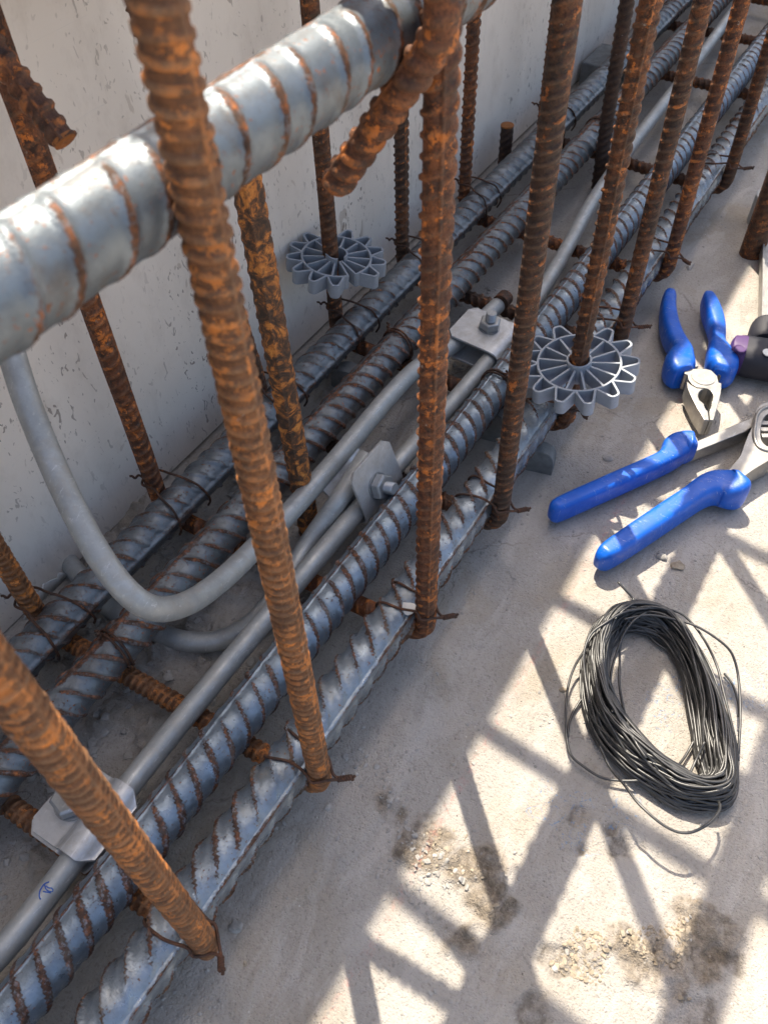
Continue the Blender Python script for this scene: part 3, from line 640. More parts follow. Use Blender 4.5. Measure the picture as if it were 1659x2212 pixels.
# ------------------------------------------------------------------ star wheel spacers
def star(cx, cy, zc, tilt, label, rot0, slot, nl=13, R0=.084):
    t = thing('spacer_wheel', (cx, cy, zc), label, 'spacer wheel', 'grey plastic star wheel spacers')
    H = .0122; wt = .0017
    Rx = np.array(Matrix.Rotation(tilt[0], 3, 'X') @ Matrix.Rotation(tilt[1], 3, 'Y')); C = np.array([cx, cy, zc])
    def wall(g, pts, h0, h1, closed=False, w=wt):
        pts = np.array(pts, float); T = np.gradient(pts, axis=0) if not closed else (np.roll(pts, -1, 0) - np.roll(pts, 1, 0))
        T /= np.linalg.norm(T, axis=1)[:, None]; Nn = np.stack([-T[:, 1], T[:, 0]], 1)
        L = pts + Nn * w; Rr = pts - Nn * w; m = len(pts)
        V = np.concatenate([np.c_[L, np.full(m, h1)], np.c_[Rr, np.full(m, h1)], np.c_[L, np.full(m, h0)], np.c_[Rr, np.full(m, h0)]])
        i = np.arange(m if closed else m - 1); j = (i + 1) % m
        f = [np.stack([i + m, j + m, j, i], 1), np.stack([i + 2 * m, j + 2 * m, j + 3 * m, i + 3 * m], 1), np.stack([i, j, j + 2 * m, i + 2 * m], 1), np.stack([i + 3 * m, j + 3 * m, j + m, i + m], 1)]
        if not closed: f += [np.array([0, 2 * m, 3 * m, m]), np.array([m - 1, 2 * m - 1, 4 * m - 1, 3 * m - 1])]
        g.add(C + V @ Rx.T, f)
    ro, ri, rh = R0, R0 * .70, .0185
    da = 2 * math.pi / nl
    P = lambda a, r: (r * math.cos(a), r * math.sin(a))
    a0 = rot0
    g = Geo(); arc = [P(a0 + slot * .5 + k * (2 * math.pi - slot) / 90, ri) for k in range(91)]
    wall(g, arc, -H, H + .0004); obj('rim', g, M_star, t, sharp=50, bevel=.0004)
    for k in range(nl):
        if k == 0: continue
        a = a0 + k * da
        g = Geo()
        pts = [P(a - da * .49, ri)] + [P(a - da * .20, ro - .006), P(a - da * .12, ro - .0012), P(a, ro), P(a + da * .12, ro - .0012), P(a + da * .20, ro - .006)] + [P(a + da * .49, ri)]
        wall(g, catmull(np.array(pts), 4), -H * .98, H + .0002); obj('lobe', g, M_star, t, sharp=50, bevel=.0004)
    for k in range(nl + 1):
        a = a0 + slot * .5 + k * (2 * math.pi - slot) / nl
        g = Geo(); wall(g, [P(a, rh * .82), P(a, rh + .006), P(a, ri)], -H * .96, H - .0003, w=wt * .9); obj('spoke', g, M_star, t, sharp=50)
    g = Geo(); arc = [P(a0 + .35 + k * (2 * math.pi - .7) / 40, rh * .92) for k in range(41)]
    wall(g, arc, -H * 1.3, H + .006, w=.0016); obj('hub', g, M_star, t, sharp=50, bevel=.0003)
star(XI + .010, .968, .205, (math.radians(-3), math.radians(5)), 'grey plastic star wheel spacer clipped on a leg against the wall panel', -.52, .24, R0=.081)
star(XO + .002, .960, .172, (math.radians(5), math.radians(-4)), 'grey plastic star wheel spacer on the outer leg, its right edge bright in the sun', 1.9, .24, R0=.086)

# ------------------------------------------------------------------ block spacers under the cage
def spacer(c, h, rot, label, top=.030):
    cr, sr = math.cos(rot), math.sin(rot); g = Geo(); n = 14
    prof = []
    for k in range(n + 1):
        a = math.pi * k / n; prof.append((-h[0] * math.cos(a) * 1.0, top * (.35 + .65 * math.sin(a) ** .6)))
    V = []; 
    for yy in (-h[1], h[1]):
        for x_, z_ in prof: V.append((c[0] + cr * x_ - sr * yy, c[1] + sr * x_ + cr * yy, z_))
        V.append((c[0] + cr * h[0] - sr * yy, c[1] + sr * h[0] + cr * yy, -.004)); V.append((c[0] - cr * h[0] - sr * yy, c[1] - sr * h[0] + cr * yy, -.004))
    k = n + 3; g.add(V, [np.stack([np.arange(k), (np.arange(k) + 1) % k, (np.arange(k) + 1) % k + k, np.arange(k) + k], 1), np.arange(k)[::-1], np.arange(k) + k])
    tag(obj('block_spacer', g, M_spacer, base=(c[0], c[1], 0), sharp=40, bevel=.001), label, 'spacer block', 'concrete spacer blocks under the bars')
spacer((-.392, .925), (.030, .012), .2, 'grey rounded spacer block beside the bluish bars, left of the outer stirrup foot', .066)
spacer((-.290, .900), (.024, .012), .2, 'grey rounded spacer block under the outermost bar near the star wheel', .050)
spacer((-.655, .905), (.032, .014), .1, 'grey spacer block between the two bars nearest the wall panel', .052)
g = Geo(); box(g, (-.735, 2.28, .03), (.05, .07, .034)); tag(obj('concrete_block', g, M_spacer, base=(-.735, 2.28, 0), smooth=False, bevel=.004), 'grey concrete block under the wall-side bars at the top of the picture', 'concrete block')
g = Geo(); box(g, (-.30, 2.72, .03), (.06, .05, .036)); tag(obj('concrete_block', g, M_spacer, base=(-.30, 2.72, 0), smooth=False, bevel=.004), 'grey concrete block under the outer bars at the top right corner', 'concrete block')

# ------------------------------------------------------------------ tie wires
WR = .0018
def helix(a, b, r, turns, n=14, ph=0):
    a = np.array(a, float); b = np.array(b, float); T = b - a; T /= np.linalg.norm(T); n1 = np.cross(T, (0.3, .2, 1)); n1 /= np.linalg.norm(n1); n2 = np.cross(T, n1)
    k = int(turns * n); return [a + (b - a) * i / k + r * (math.cos(ph + 2 * math.pi * i / n) * n1 + math.sin(ph + 2 * math.pi * i / n) * n2) for i in range(k + 1)]
def outer_tie(y, label, dz=0., tl=.03, fl=1):
    g = Geo(); xb = -.3145; rb = .0272; z0 = ZB
    j = lambda s=.004: rng.normal(0, s)
    for st, dy in ((0, .021), (1, -.019)):
        P = [(xb - .5 * rb, y + dy + .01, z0 - rb), (xb - rb * .98, y + dy + .004, z0 + .004), (xb - rb * .55, y + dy + j(), z0 + rb * .9), (xb + rb * .35, y + dy * .9 + j(), z0 + rb * 1.02), (xb + rb * 1.2, y + dy * .75, z0 + .024 + dz), (XO + .002, y + np.sign(dy) * .0165, z0 + .016 + dz), (XO + .0165, y + dy * .2, z0 + .014 + dz), (XO + .026, y - .004 * fl, z0 + .012 + dz)]
        tube(g, resample(catmull(P, 8), .003)[0], WR, 7)
    a = (XO + .024, y - .003 * fl, z0 + .012 + dz); b = (XO + .024 + tl, y - .012 * fl, z0 + .014 + dz)
    for ph in (0, math.pi): tube(g, helix(a, b, WR * 1.1, 2.6, ph=ph) + [np.array(b) + (.003, .003 if ph else -.002, .002 if ph else -.002)], WR, 6)
    return tag(obj('tie_wire', g, M_tie, base=(XO, y, z0), sharp=0), label, 'tie wire', 'wires tying the stirrup legs to the outermost bar')
for (yo, yi, k), lab in zip([s for s in STIR if s[2] in (0, 1, 2, 3, 4, 5, 6, 7)], ['rusty tie wire at the foot of the nearest orange stirrup', 'rusty tie wire with twisted tail at the foot of the thick brown stirrup', 'rusty tie wire twisted beside the small white stone on the outermost bar', 'rusty tie wire round the leg left of the outer star wheel', 'rusty tie wire hidden under the outer star wheel', 'rusty tie wire with long tail left of the blue pliers grips', 'rusty tie wire round the second leg beyond the outer star wheel', 'rusty tie wire with forked tail near the top right post']):
    outer_tie(yo, lab, dz=[0, .004, .012, .0, 0, .006, .004, .008][k], tl=[.008, .012, .011, .011, .008, .015, .012, .014][k], fl=[1, -1, -1, -1, 1, -1, 1, -1][k])
def inner_tie(y, label):
    g = Geo(); xb = -.684; rb = .0272; z0 = ZB
    for dy, e in ((.032, .008), (-.026, -.006)):
        P = [(XI - .0140, y + dy * .1, z0 + .032), (XI - .004, y + np.sign(dy) * .0165, z0 + .034), (XI + .018, y + dy * .6, z0 + .036), (xb - .004, y + dy * .8, z0 + rb + .003), (xb + rb * .72, y + dy * .95, z0 + rb * .80), (xb + rb * 1.08, y + dy + e * .5, z0 - .006), (xb + rb * .8, y + dy + e * .5, z0 - .026)]
        tube(g, resample(catmull(P, 8), .003)[0], WR, 7)
    tube(g, helix((XI - .013, y, z0 + .032), (XI - .024, y - .018, z0 + .040), WR, 2), WR, 6)
    tag(obj('tie_wire', g, M_tie, base=(XI, y, z0), sharp=0), label, 'tie wire', 'wires tying the wall-side legs to the bar by the wall')
for y, lab in ((.258, 'rusty tie wire crossing the wall-side bar at the left edge'), (.497, 'rusty tie wire crossing the wall-side bar at the upright leg left of the curved rod'), (.745, 'rusty tie wire on the wall-side bar behind the thick brown leg'), (.968, 'rusty tie wire on the wall-side bar below the star wheel by the wall'), (1.195, 'rusty tie wire on the wall-side bar just beyond the star wheel by the wall'), (1.445, 'long dark tie wire on the wall-side bar beside the short bar stub'), (1.83, 'far dark tie wire looping over the wall-side bar behind the leg right of the stub')):
    inner_tie(y, lab)
def ring_tie(x, y, r, label, tail):
    g = Geo()
    for q in (0, 1):
        P = [(x + r * math.cos(a), y + q * .006 + .010 * math.sin(a * .5), ZB + r * math.sin(a)) for a in np.linspace(0, 2 * math.pi, 24)]
        tube(g, np.array(P), WR, 7)
    tube(g, helix((x + tail[0] * .7, y, ZB + r), (x + tail[0], y + tail[1], ZB + r + .012), WR * 1.1, 2.5), WR, 6)
    tag(obj('tie_wire', g, M_tie, base=(x, y, ZB), sharp=0), label, 'tie wire', 'wire rings round the middle floor bars')
ring_tie(-.592, .955, .0300, 'rusty wire ring round the second bar from the wall near the star wheel', (-.018, .008))
ring_tie(-.398, .945, .0300, 'rusty wire ring round the bluish bar between the farthest clamp and the star wheel', (.015, .006))
ring_tie(-.592, .262, .0295, 'rusty wire ring round the second bar from the wall at the left', (-.012, .004))
ring_tie(-.592, 1.83, .0300, 'dark wire ring round the second bar from the wall near the top', (.012, .006))

# ------------------------------------------------------------------ combination pliers
q = crop(1690, 700, 4.807)
def hpath(cs, z, pxs, q, hh=None):
    P = []; W = []
    for zx, zy, hw in cs:
        c = at(*q(zx, zy), z); e = at(*q(zx + hw, zy), z); P.append(c); W.append(np.linalg.norm(e - c) * pxs)
    P = np.array(P); D = np.c_[P, W]; D = catmull(D, 6); return D[:, :3], D[:, 3]
tp = thing('combination_pliers', at(*q(680, 1370)), 'blue-handled combination pliers lying open on the slab, jaws towards the camera', 'pliers')
for i, cs in enumerate([[(268, 272, 22), (262, 300, 62), (246, 370, 88), (236, 500, 98), (250, 680, 112), (300, 850, 120), (375, 985, 122), (405, 1060, 140), (385, 1130, 178), (372, 1200, 200), (372, 1270, 196), (395, 1330, 150), (410, 1352, 100)],
                        [(735, 305, 28), (735, 335, 66), (748, 420, 96), (790, 560, 112), (835, 700, 108), (855, 820, 98), (850, 920, 100), (848, 990, 120), (870, 1060, 155), (895, 1140, 192), (905, 1210, 205), (900, 1280, 190), (880, 1330, 130), (868, 1350, 90)]]):
    P, W = hpath(cs, .034, 1.0, q); P[:, 2] = .030; W = W * 1.10; n = len(P); s = np.linspace(0, 1, n)
    hh = .0235 + .006 * np.exp(-((s - .78) / .15) ** 2); hh = np.minimum(hh, W * 1.1 + .003)
    g = Geo(); loft(g, P, W * .86, hh, k=36, ex=3.3); obj('handle', g, M_blue, tp, sharp=60)
ztop = .046
pl = lambda pts, z=ztop, qq=q: [tuple(at(*qq(a, b), z)[:2]) for a, b in pts]
right_jaw = pl([(440, 1260), (585, 1248), (700, 1250), (780, 1272), (850, 1340), (868, 1420), (905, 1432), (902, 1500), (895, 1560), (872, 1665), (840, 1770), (805, 1893), (760, 1891), (746, 1778), (762, 1766), (756, 1752), (772, 1738), (764, 1724), (780, 1710), (772, 1695), (786, 1680), (778, 1664), (790, 1650), (800, 1600), (796, 1560), (770, 1525), (735, 1503), (690, 1492), (600, 1482), (530, 1440), (490, 1380), (480, 1325), (440, 1312)])
left_jaw = pl([(472, 1400), (525, 1447), (598, 1488), (686, 1497), (650, 1512), (622, 1545), (612, 1590), (630, 1640), (668, 1668), (690, 1690), (684, 1706), (698, 1716), (694, 1732), (708, 1742), (706, 1756), (735, 1776), (752, 1890), (690, 1886), (640, 1800), (600, 1740), (550, 1640), (510, 1560), (480, 1480)], .0455)
g = Geo(); extrude(g, right_jaw, .012, ztop); obj('jaw', g, M_tool, tp, smooth=False, bevel=.0014)
g = Geo(); extrude(g, left_jaw, .011, ztop - .0012); obj('jaw', g, M_tool, tp, smooth=False, bevel=.0014)
c0 = at(*q(678, 1360), ztop); r0 = np.linalg.norm(at(*q(678 + 170, 1360), ztop) - c0)
g = Geo(); prism(g, np.array([c0[0], c0[1], ztop - .002]), np.array([1., 0, 0]), np.array([0, 1., 0]), np.array([0, 0, 1.]), r0 * .88, .0032, 40, 0, r0 * .87); obj('pivot', g, M_tool, tp, sharp=30, bevel=.0004)
under = pl([(430, 1240), (560, 1150), (600, 1260), (430, 1330)], .03); g = Geo(); extrude(g, under, .014, .038); obj('tang', g, M_tool, tp, smooth=False, bevel=.001)
under = pl([(700, 1160), (880, 1260), (880, 1400), (740, 1270)], .03); g = Geo(); extrude(g, under, .0135, .0385); obj('tang', g, M_tool, tp, smooth=False, bevel=.001)

# ------------------------------------------------------------------ water pump pliers
q = crop(1400, 1080, 2.765)
tp = thing('water_pump_pliers', at(*q(1500, 300)), 'large water pump pliers with two long blue grips and slotted steel jaw arm', 'pliers')
def grip(cs, zc, hh0, label=None, guard=.8):
    P, W = hpath(cs, zc, 1.0, q); P[:, 2] = zc; n = len(P)
    s = np.linspace(0, 1, n); hh = np.minimum(hh0 * (1 + .35 * np.exp(-((s - .9) / .1) ** 2)), W * 1.4 + .004)
    g = Geo(); loft(g, P, W, hh, k=36, ex=3.8); return obj('grip', g, M_blue, tp, sharp=60)
grip([(84, 715, 16), (100, 708, 42), (140, 688, 60), (240, 642, 66), (420, 562, 66), (600, 482, 66), (780, 402, 64), (900, 345, 66), (955, 300, 84), (985, 262, 100), (1020, 240, 102), (1065, 235, 90), (1105, 240, 66), (1118, 240, 50)], .030, .0205)
grip([(425, 1068, 20), (445, 1052, 50), (500, 1015, 74), (620, 935, 82), (780, 828, 84), (940, 720, 84), (1060, 640, 84), (1140, 585, 88), (1210, 545, 100), (1280, 528, 116), (1350, 535, 126), (1400, 540, 118), (1440, 530, 95), (1458, 520, 60)], .032, .0225)
arm1 = pl([(1085, 232), (1110, 203), (1490, 38), (1560, 10), (1640, -20), (1640, 40), (1540, 90), (1490, 122), (1140, 262), (1100, 272)], .034, q)
g = Geo(); extrude(g, arm1, .010, .034); obj('arm', g, M_tool, tp, smooth=False, bevel=.0016)
q3 = crop(1750, 1000, 6.636)
outer = catmull(np.array(pl([(930, 1560), (1060, 1380), (1170, 1240), (1240, 1060), (1300, 900), (1380, 740), (1410, 600), (1450, 450), (1540, 350), (1700, 300), (1950, 300), (2150, 420), (2200, 700), (2130, 1050), (2000, 1150), (1800, 1240), (1650, 1330), (1400, 1480), (1175, 1640), (1050, 1700)], .046, q3)), 4, True)
slot = catmull(np.array(pl([(1560, 620), (1640, 520), (1800, 480), (1930, 560), (1950, 760), (1930, 960), (1830, 1080), (1680, 1090), (1560, 1010), (1520, 880), (1530, 740)], .046, q3)), 4, True)
g = Geo(); extrude(g, outer, .014, .046, [slot]); obj('jaw_arm', g, M_tool, tp, smooth=False, bevel=.0014)
rim = pl([(1430, 700), (1460, 540), (1560, 430), (1720, 390), (1950, 400), (2060, 560), (2070, 800), (2030, 1030), (1850, 1160), (1650, 1160), (1480, 1080), (1410, 900)], .046, q3)
rim = catmull(np.array([(a, b, .0465) for a, b in rim]), 6, True); g = Geo(); tube(g, rim, .0032, 8, closed=True); obj('slot_rim', g, M_tool, tp, sharp=0)
for (a, b) in ((1620, 730), (1620, 840), (1640, 950)):
    c = at(*q3(a + 120, b), .03); g = Geo(); box(g, (c[0], c[1], .028), (.022, .0045, .010), np.array(Matrix.Rotation(.5, 3, 'Z'))); obj('tooth', g, M_tool, tp, smooth=False, bevel=.001)
tail = pl([(1175, 1640), (1400, 1480), (1659, 1310), (1700, 1380), (1480, 1500), (1190, 1700)], .03, q3); g = Geo(); extrude(g, tail, .006, .030); obj('lower_arm', g, M_tool, tp, smooth=False, bevel=.001)

# ------------------------------------------------------------------ tool with black and purple handle
q2 = crop(1800, 780, 8.295)
tk = thing('hand_tool', at(*q2(1300, 1300)), 'hand tool with black rubber and purple handle and pale steel blade at the right edge', 'hand tool')
P, W = hpath([(980, 1420, 120), (1060, 1400, 160), (1200, 1370, 175), (1280, 1360, 180)], .04, 1.0, q2)
def hor(z, pts, wpx, q):
    P = [at(*q(a, b), z) for a, b in pts]; P = np.array(P); W = np.array([np.linalg.norm(at(*q(a, b + w), z) - at(*q(a, b - w), z)) / 2 for (a, b), w in zip(pts, wpx)])
    D = catmull(np.c_[P, W], 6); return D[:, :3], D[:, 3]
P, W = hor(.036, [(790, 1120), (850, 1135), (940, 1165), (1040, 1190), (1140, 1212)], [110, 215, 275, 305, 320], q2)
g = Geo(); loft(g, P, W * .84, np.minimum(W * .95 + .006, .030), k=30, ex=2.8); obj('end_cap', g, M_purple, tk, sharp=60)
P, W = hor(.036, [(1110, 1206), (1400, 1265), (1700, 1310), (2100, 1340), (2400, 1360)], [312, 330, 338, 338, 338], q2)
g = Geo(); loft(g, P, W * .86, np.full(len(P), .0308), k=30, ex=2.8); obj('grip', g, M_black, tk, sharp=60)
c = at(*q2(1050, 1050), .066); g = Geo(); tube(g, np.array([(c[0] + .0085 * math.cos(a), c[1] + .0085 * math.sin(a), .0645) for a in np.linspace(0, 2 * math.pi, 24, endpoint=False)]), .0022, 8, closed=True); prism(g, np.array([c[0], c[1], .060]), np.array([1., 0, 0]), np.array([0, 1., 0]), np.array([0, 0, 1.]), .007, .0058, 20); obj('hang_hole', g, M_purple, tk, sharp=40)
c = at(*q2(1660, 1140), .0672); g = Geo(); prism(g, np.array([c[0], c[1], .0655]), np.array([1., 0, 0]), np.array([0, 1., 0]), np.array([0, 0, 1.]), .0095, .0018, 24); obj('badge', g, M_white, tk, sharp=40)
P = [at(*q2(1640, 1040), .036), at(*q2(1640, 800), .036), at(*q2(1650, 620), .036), at(*q2(1650, 540), .036)]
D = catmull(np.c_[np.array(P), [.031, .033, .029, .016]], 6); g = Geo(); loft(g, D[:, :3], D[:, 3], np.minimum(D[:, 3], .030), k=28, ex=2.4); obj('collar', g, M_black, tk, sharp=60)
bl = [tuple(at(*q_, .03)[:2]) for q_ in [(1642, 705), (1644, 620), (1645, 510), (1655, 440), (1800, 440), (1800, 705)]]
g = Geo(); extrude(g, bl, .012, .030); obj('blade', g, M_tool, tk, smooth=False, bevel=.0014)
bl = [tuple(at(*q_, .034)[:2]) for q_ in [(1643, 700), (1645, 620), (1646, 512), (1650, 512), (1650, 620), (1648, 700)]]
g = Geo(); extrude(g, bl, .0302, .0375); obj('blade_edge', g, M_tool, tk, smooth=False)

# grey round cap beside the post
c = at(1650, 470, .01); g = Geo(); prism(g, np.array([c[0] + .004, c[1], .0]), np.array([1., 0, 0]), np.array([0, 1., 0]), np.array([0, 0, 1.]), .037, .062, 32, 0, .036)
prism(g, np.array([c[0] + .004, c[1], .0622]), np.array([1., 0, 0]), np.array([0, 1., 0]), np.array([0, 0, 1.]), .030, .003, 32, 0, .028); tag(obj('round_cap', g, m_plain('grey_cap', (.42, .43, .42), .6), base=(c[0], c[1], 0), sharp=35, bevel=.002), 'short grey round cap standing behind the rusty post', 'cap')

# ------------------------------------------------------------------ coil of black wire
qc = crop(1400, 1450, 2.765)
OUT = [(700, 345), (880, 370), (1000, 460), (1110, 620), (1230, 830), (1330, 1050), (1410, 1300), (1440, 1500), (1435, 1680), (1370, 1780), (1200, 1790), (1000, 1760), (820, 1650), (640, 1520), (480, 1350), (380, 1180), (335, 980), (330, 750), (360, 600), (430, 460), (550, 370)]
INN = [(700, 500), (800, 520), (900, 570), (985, 680), (1060, 860), (1110, 1050), (1130, 1230), (1160, 1400), (1200, 1520), (1190, 1570), (1110, 1580), (1010, 1520), (900, 1430), (780, 1310), (660, 1160), (580, 1040), (530, 900), (515, 780), (530, 660), (570, 580), (630, 520)]
Z0 = .022
OU = np.array([at(*qc(*p), Z0) for p in OUT]); IN = np.array([at(*qc(*p), Z0) for p in INN])
g = Geo(); RW = .0017; NN = len(OU); rg = np.random.default_rng(4)
for i in range(175):
    w0 = rg.uniform(.02, .98); lev = rg.uniform(0, 1); tt = np.arange(NN) / NN * 2 * math.pi; ph = rg.uniform(0, 6.28, 3)
    w = w0 + .16 * np.sin(tt + ph[0]) + .09 * np.sin(2 * tt + ph[1]) + .03 * np.sin(3 * tt + ph[2])
    w = np.clip(w, 0 + .03 * rg.random(), 1); l2 = np.clip(lev + .3 * np.sin(tt + ph[1]), 0, 1)
    zz = .004 + (.046 * np.sin(np.pi * np.clip(w, .05, .95)) ** .7) * l2
    P = IN + (OU - IN) * w[:, None]; P[:, 2] = zz + .002
    P[:, :2] += rg.normal(0, .0012, (NN, 2))
    tube(g, catmull(P, 5, True), RW * rg.uniform(.9, 1.08), 6, closed=True)
def stray(px, z, n=8):
    z = np.broadcast_to(z, (len(px),)); tube(g, resample(catmull([at(*qc(a, b), zz) for (a, b), zz in zip(px, z)], n), .004)[0], RW, 7)
stray([(575, 180), (640, 250), (685, 300), (695, 350), (700, 400)], [.05, .045, .04, .04, .03])
stray([(520, 460), (400, 560), (330, 680), (260, 800), (215, 950), (200, 1150), (210, 1320), (240, 1430), (330, 1510), (450, 1585), (580, 1610), (720, 1610), (860, 1590)], [.04, .035, .03, .022, .016, .012, .010, .008, .008, .01, .012, .016, .02])
stray([(440, 1350), (520, 1520), (620, 1640), (700, 1750), (800, 1850), (900, 1930), (1000, 1980), (1100, 1985), (1200, 1940), (1270, 1880), (1310, 1810), (1300, 1760)], [.04, .045, .05, .052, .055, .055, .055, .055, .052, .05, .045, .04])
stray([(330, 1000), (260, 1110), (225, 1200), (215, 1300)], [.008, .006, .006, .006])
stray([(600, 390), (800, 370), (1000, 395), (1110, 480), (1210, 620), (1290, 790), (1330, 950), (1380, 1150), (1420, 1320), (1440, 1470)], [.05, .05, .048, .045, .045, .045, .043, .04, .036, .03])
stray([(620, 450), (800, 420), (980, 450), (1160, 510), (1350, 640), (1420, 760), (1450, 950), (1455, 1200), (1440, 1420)], [.05, .05, .05, .052, .05, .045, .04, .035, .03])
stray([(800, 370), (620, 400), (480, 480), (380, 560), (330, 700), (340, 860), (370, 1050)], [.052, .055, .055, .05, .045, .04, .04])
stray([(780, 400), (680, 470), (600, 600), (588, 760), (590, 950), (640, 1180), (700, 1330), (780, 1450)], [.05, .05, .04, .03, .03, .045, .05, .05])
stray([(600, 600), (540, 780), (520, 930), (525, 1080), (540, 1120)], [.04, .03, .035, .045, .05])
stray([(760, 520), (850, 620), (950, 690), (1010, 800)], [.01, .008, .008, .01]); stray([(1140, 1290), (1070, 1420), (1000, 1510), (960, 1500)], [.012, .010, .014, .02]); stray([(1200, 1330), (1140, 1460), (1085, 1580)], [.04, .03, .03])
stray([(1340, 840), (1400, 920), (1440, 1050), (1445, 1150)], [.006, .006, .010, .02])
tag(obj('wire_coil', g, M_wire, base=at(*qc(850, 1000)), sharp=0), 'oval coil of thin black wire lying on the slab with loose strands', 'wire coil')

# ------------------------------------------------------------------ stones, crumbs, leaf
ICO = None
def ico():
    p = (1 + 5 ** .5) / 2
    V = np.array([(-1, p, 0), (1, p, 0), (-1, -p, 0), (1, -p, 0), (0, -1, p), (0, 1, p), (0, -1, -p), (0, 1, -p), (p, 0, -1), (p, 0, 1), (-p, 0, -1), (-p, 0, 1)], float); V /= np.linalg.norm(V[0])
    Fc = np.array([(0, 11, 5), (0, 5, 1), (0, 1, 7), (0, 7, 10), (0, 10, 11), (1, 5, 9), (5, 11, 4), (11, 10, 2), (10, 7, 6), (7, 1, 8), (3, 9, 4), (3, 4, 2), (3, 2, 6), (3, 6, 8), (3, 8, 9), (4, 9, 5), (2, 4, 11), (6, 2, 10), (8, 6, 7), (9, 8, 1)])
    return V, Fc
IV, IF = ico()
def subdiv(V, Fc):
    V = list(map(tuple, V)); mp = {}; out = []
    def mid(a, b):
        k = (min(a, b), max(a, b))
        if k not in mp: v = (np.array(V[a]) + V[b]); v /= np.linalg.norm(v); V.append(tuple(v)); mp[k] = len(V) - 1
        return mp[k]
    for a, b, c in Fc: ab, bc, ca = mid(a, b), mid(b, c), mid(c, a); out += [(a, ab, ca), (b, bc, ab), (c, ca, bc), (ab, bc, ca)]
    return np.array(V), np.array(out)
IV2, IF2 = subdiv(IV, IF)
def rock(g, c, r, flat=.6, fine=False, rg=rng):
    V, Fc = (IV2, IF2) if fine else (IV, IF)
    d = 1 + rg.normal(0, .16, len(V)); V = V * d[:, None]
    for _ in range(3):                                             # chip flats off the stone
        nrm = rg.normal(0, 1, 3); nrm /= np.linalg.norm(nrm); h = rg.uniform(.45, .8); dd = V @ nrm - h; V = V - np.clip(dd, 0, 9)[:, None] * nrm
    sc = np.array([1, rg.uniform(.6, 1), flat * rg.uniform(.7, 1.1)]) * r; a = rg.uniform(0, 6.28); ca, sa = math.cos(a), math.sin(a)
    V = V * sc; V = np.stack([V[:, 0] * ca - V[:, 1] * sa, V[:, 0] * sa + V[:, 1] * ca, V[:, 2]], 1)
    g.add(V + np.array([c[0], c[1], c[2] + r * flat * .2]), [Fc])
STONES = [(515, 1672 + 0, 15, 's', 'x'), ]
for px, py, rp, mt, lab in [(710, 1745, 9, 's', 'small pale round pebble near the broken slurry edge'), (512, 2004, 17, 's', 'pale lump of mortar right of the nearest stirrup foot'), (1312, 993, 12, 's', 'grey oval pebble between the star wheel and the upper blue grip'),
                            (1765 * .8295, 1478 * .8295, 17, 't', 'tan stone under the lower blue grip of the large pliers'), (1722 * .8295, 1452 * .8295, 13, 's', 'grey stone below the lower blue grip beside a tan stone'), (1215, 1490, 9, 't', 'small tan chip in the sunlit patch left of the wire coil'),
                            (1617, 895, 8, 's', 'dark little stone right of the pliers jaws'), (455, 1175, 17, 's', 'pale angular chunk between the two wall-side bars'), (365, 1205, 14, 's', 'grey rubble chunk beside the wall-side bars near the torn film'), (285, 1787 * .8295 + 20, 12, 's', 'grey stone beside the rust-spotted cross piece'), (445, 1165 + 30, 10, 't', 'tan crumb lying by the second bar from the wall'),
                            (532, 2085, 8, 't', 'tiny cream chip on the shaded slab at the lower left'), (1070, 1960, 9, 't', 'tan pebble at the tip of a sunlit patch near the bottom'), (1490, 578, 13, 's', 'flat grey chip behind the second bent foot beyond the star wheel')]:
    c = at(px, py); r = np.linalg.norm(at(px + rp, py) - c); c[2] = fz(c[0], c[1]); g = Geo(); rock(g, c, r, .55, True)
    tag(obj('stone', g, M_stone if mt == 's' else M_stone2, base=c, sharp=35), lab, 'stone', 'loose stones on the slab')
g = Geo(); c = at(880, 1307, .112); rock(g, (-.3145 + .016, c[1], .104), .0125, .5, True); tag(obj('stone', g, m_plain('white_chip', (.66, .65, .62), .8), base=c, sharp=35), 'small white stone resting on the outermost bluish bar', 'stone', 'loose stones on the slab')

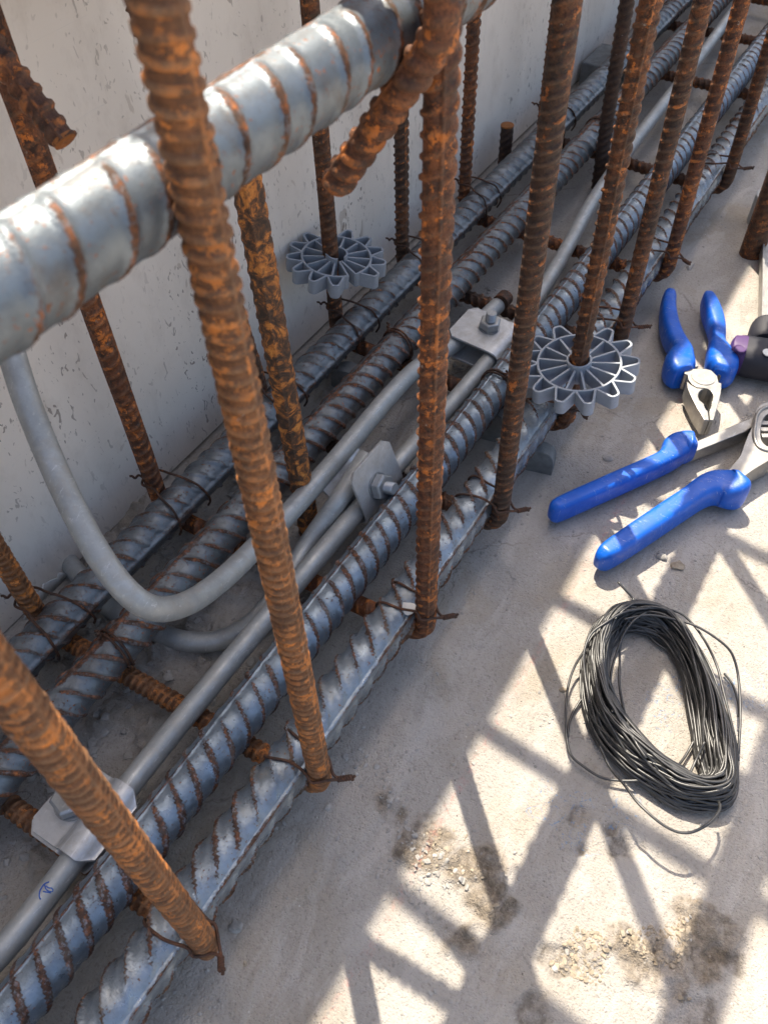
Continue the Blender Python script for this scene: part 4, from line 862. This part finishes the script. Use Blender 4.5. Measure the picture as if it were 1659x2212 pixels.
def scatter(poly, n, r0, r1, g, gr=1.0):
    poly = np.array([at(*p)[:2] for p in poly]); lo, hi = poly.min(0), poly.max(0); k = 0; m = len(poly); tries = 0
    while k < n and tries < n * 20:
        tries += 1
        p = lo + (hi - lo) * rng.random(2); ins = False
        for a in range(m):
            x1, y1 = poly[a]; x2, y2 = poly[(a + 1) % m]
            if (y1 > p[1]) != (y2 > p[1]) and p[0] < (x2 - x1) * (p[1] - y1) / (y2 - y1) + x1: ins = not ins
        if not ins: continue
        if vnoise(np.array([p[0]]), np.array([p[1]]), 18, 5)[0] < .5 * gr: continue
        r = r0 + (r1 - r0) * rng.random() ** 5; rock(g, (p[0], p[1], fz(p[0], p[1])), r, .55); k += 1
g = Geo(); g2 = Geo()
inside = [(60, 1560), (200, 1270), (560, 900), (800, 660), (1100, 600), (850, 1100), (600, 1400), (300, 1750), (0, 2100), (0, 1650)]
scatter(inside, 1500, .0010, .0095, g); scatter([(0, 1420), (180, 1240), (620, 820), (640, 850), (300, 1180), (0, 1500)], 500, .0010, .008, g)
scatter([(560, 1800), (700, 1640), (800, 1600), (960, 1850), (1200, 2000), (1250, 2100), (1000, 2050), (700, 1800)], 500, .0007, .0050, g, 1.1)
scatter([(200, 2212), (600, 1700), (1000, 1200), (1400, 800), (1659, 700), (1659, 2212)], 2200, .0006, .0036, g, .85)
scatter([(860, 640), (1100, 600), (1500, 100), (1659, 100), (1600, 900), (1300, 1000)], 300, .0012, .005, g, .9)
scatter([(1250, 2000), (1330, 2020), (1560, 1960), (1600, 2080), (1480, 2170), (1340, 2150), (1180, 2090)], 1100, .0005, .0042, g2, .95)
scatter([(950, 1720), (1010, 1800), (1060, 1950), (990, 1900), (900, 1870)], 160, .0006, .0035, g2, .9)
tag(obj('mortar_crumbs', g, M_stone, base=(0, 0, 0), sharp=30), 'grey mortar crumbs and grit scattered between the bars and over the slab', 'rubble', kind='stuff')
tag(obj('sand_crumbs', g2, M_stone2, base=(0, 0, 0), sharp=30), 'tan sandy crumbs on the rough patches at the lower right', 'rubble', kind='stuff')
for o in scene.objects:
    if '_b' in o: del o['_b']
print('objects', len(scene.objects), 'verts', sum(len(o.data.vertices) for o in scene.objects if o.type == 'MESH'))
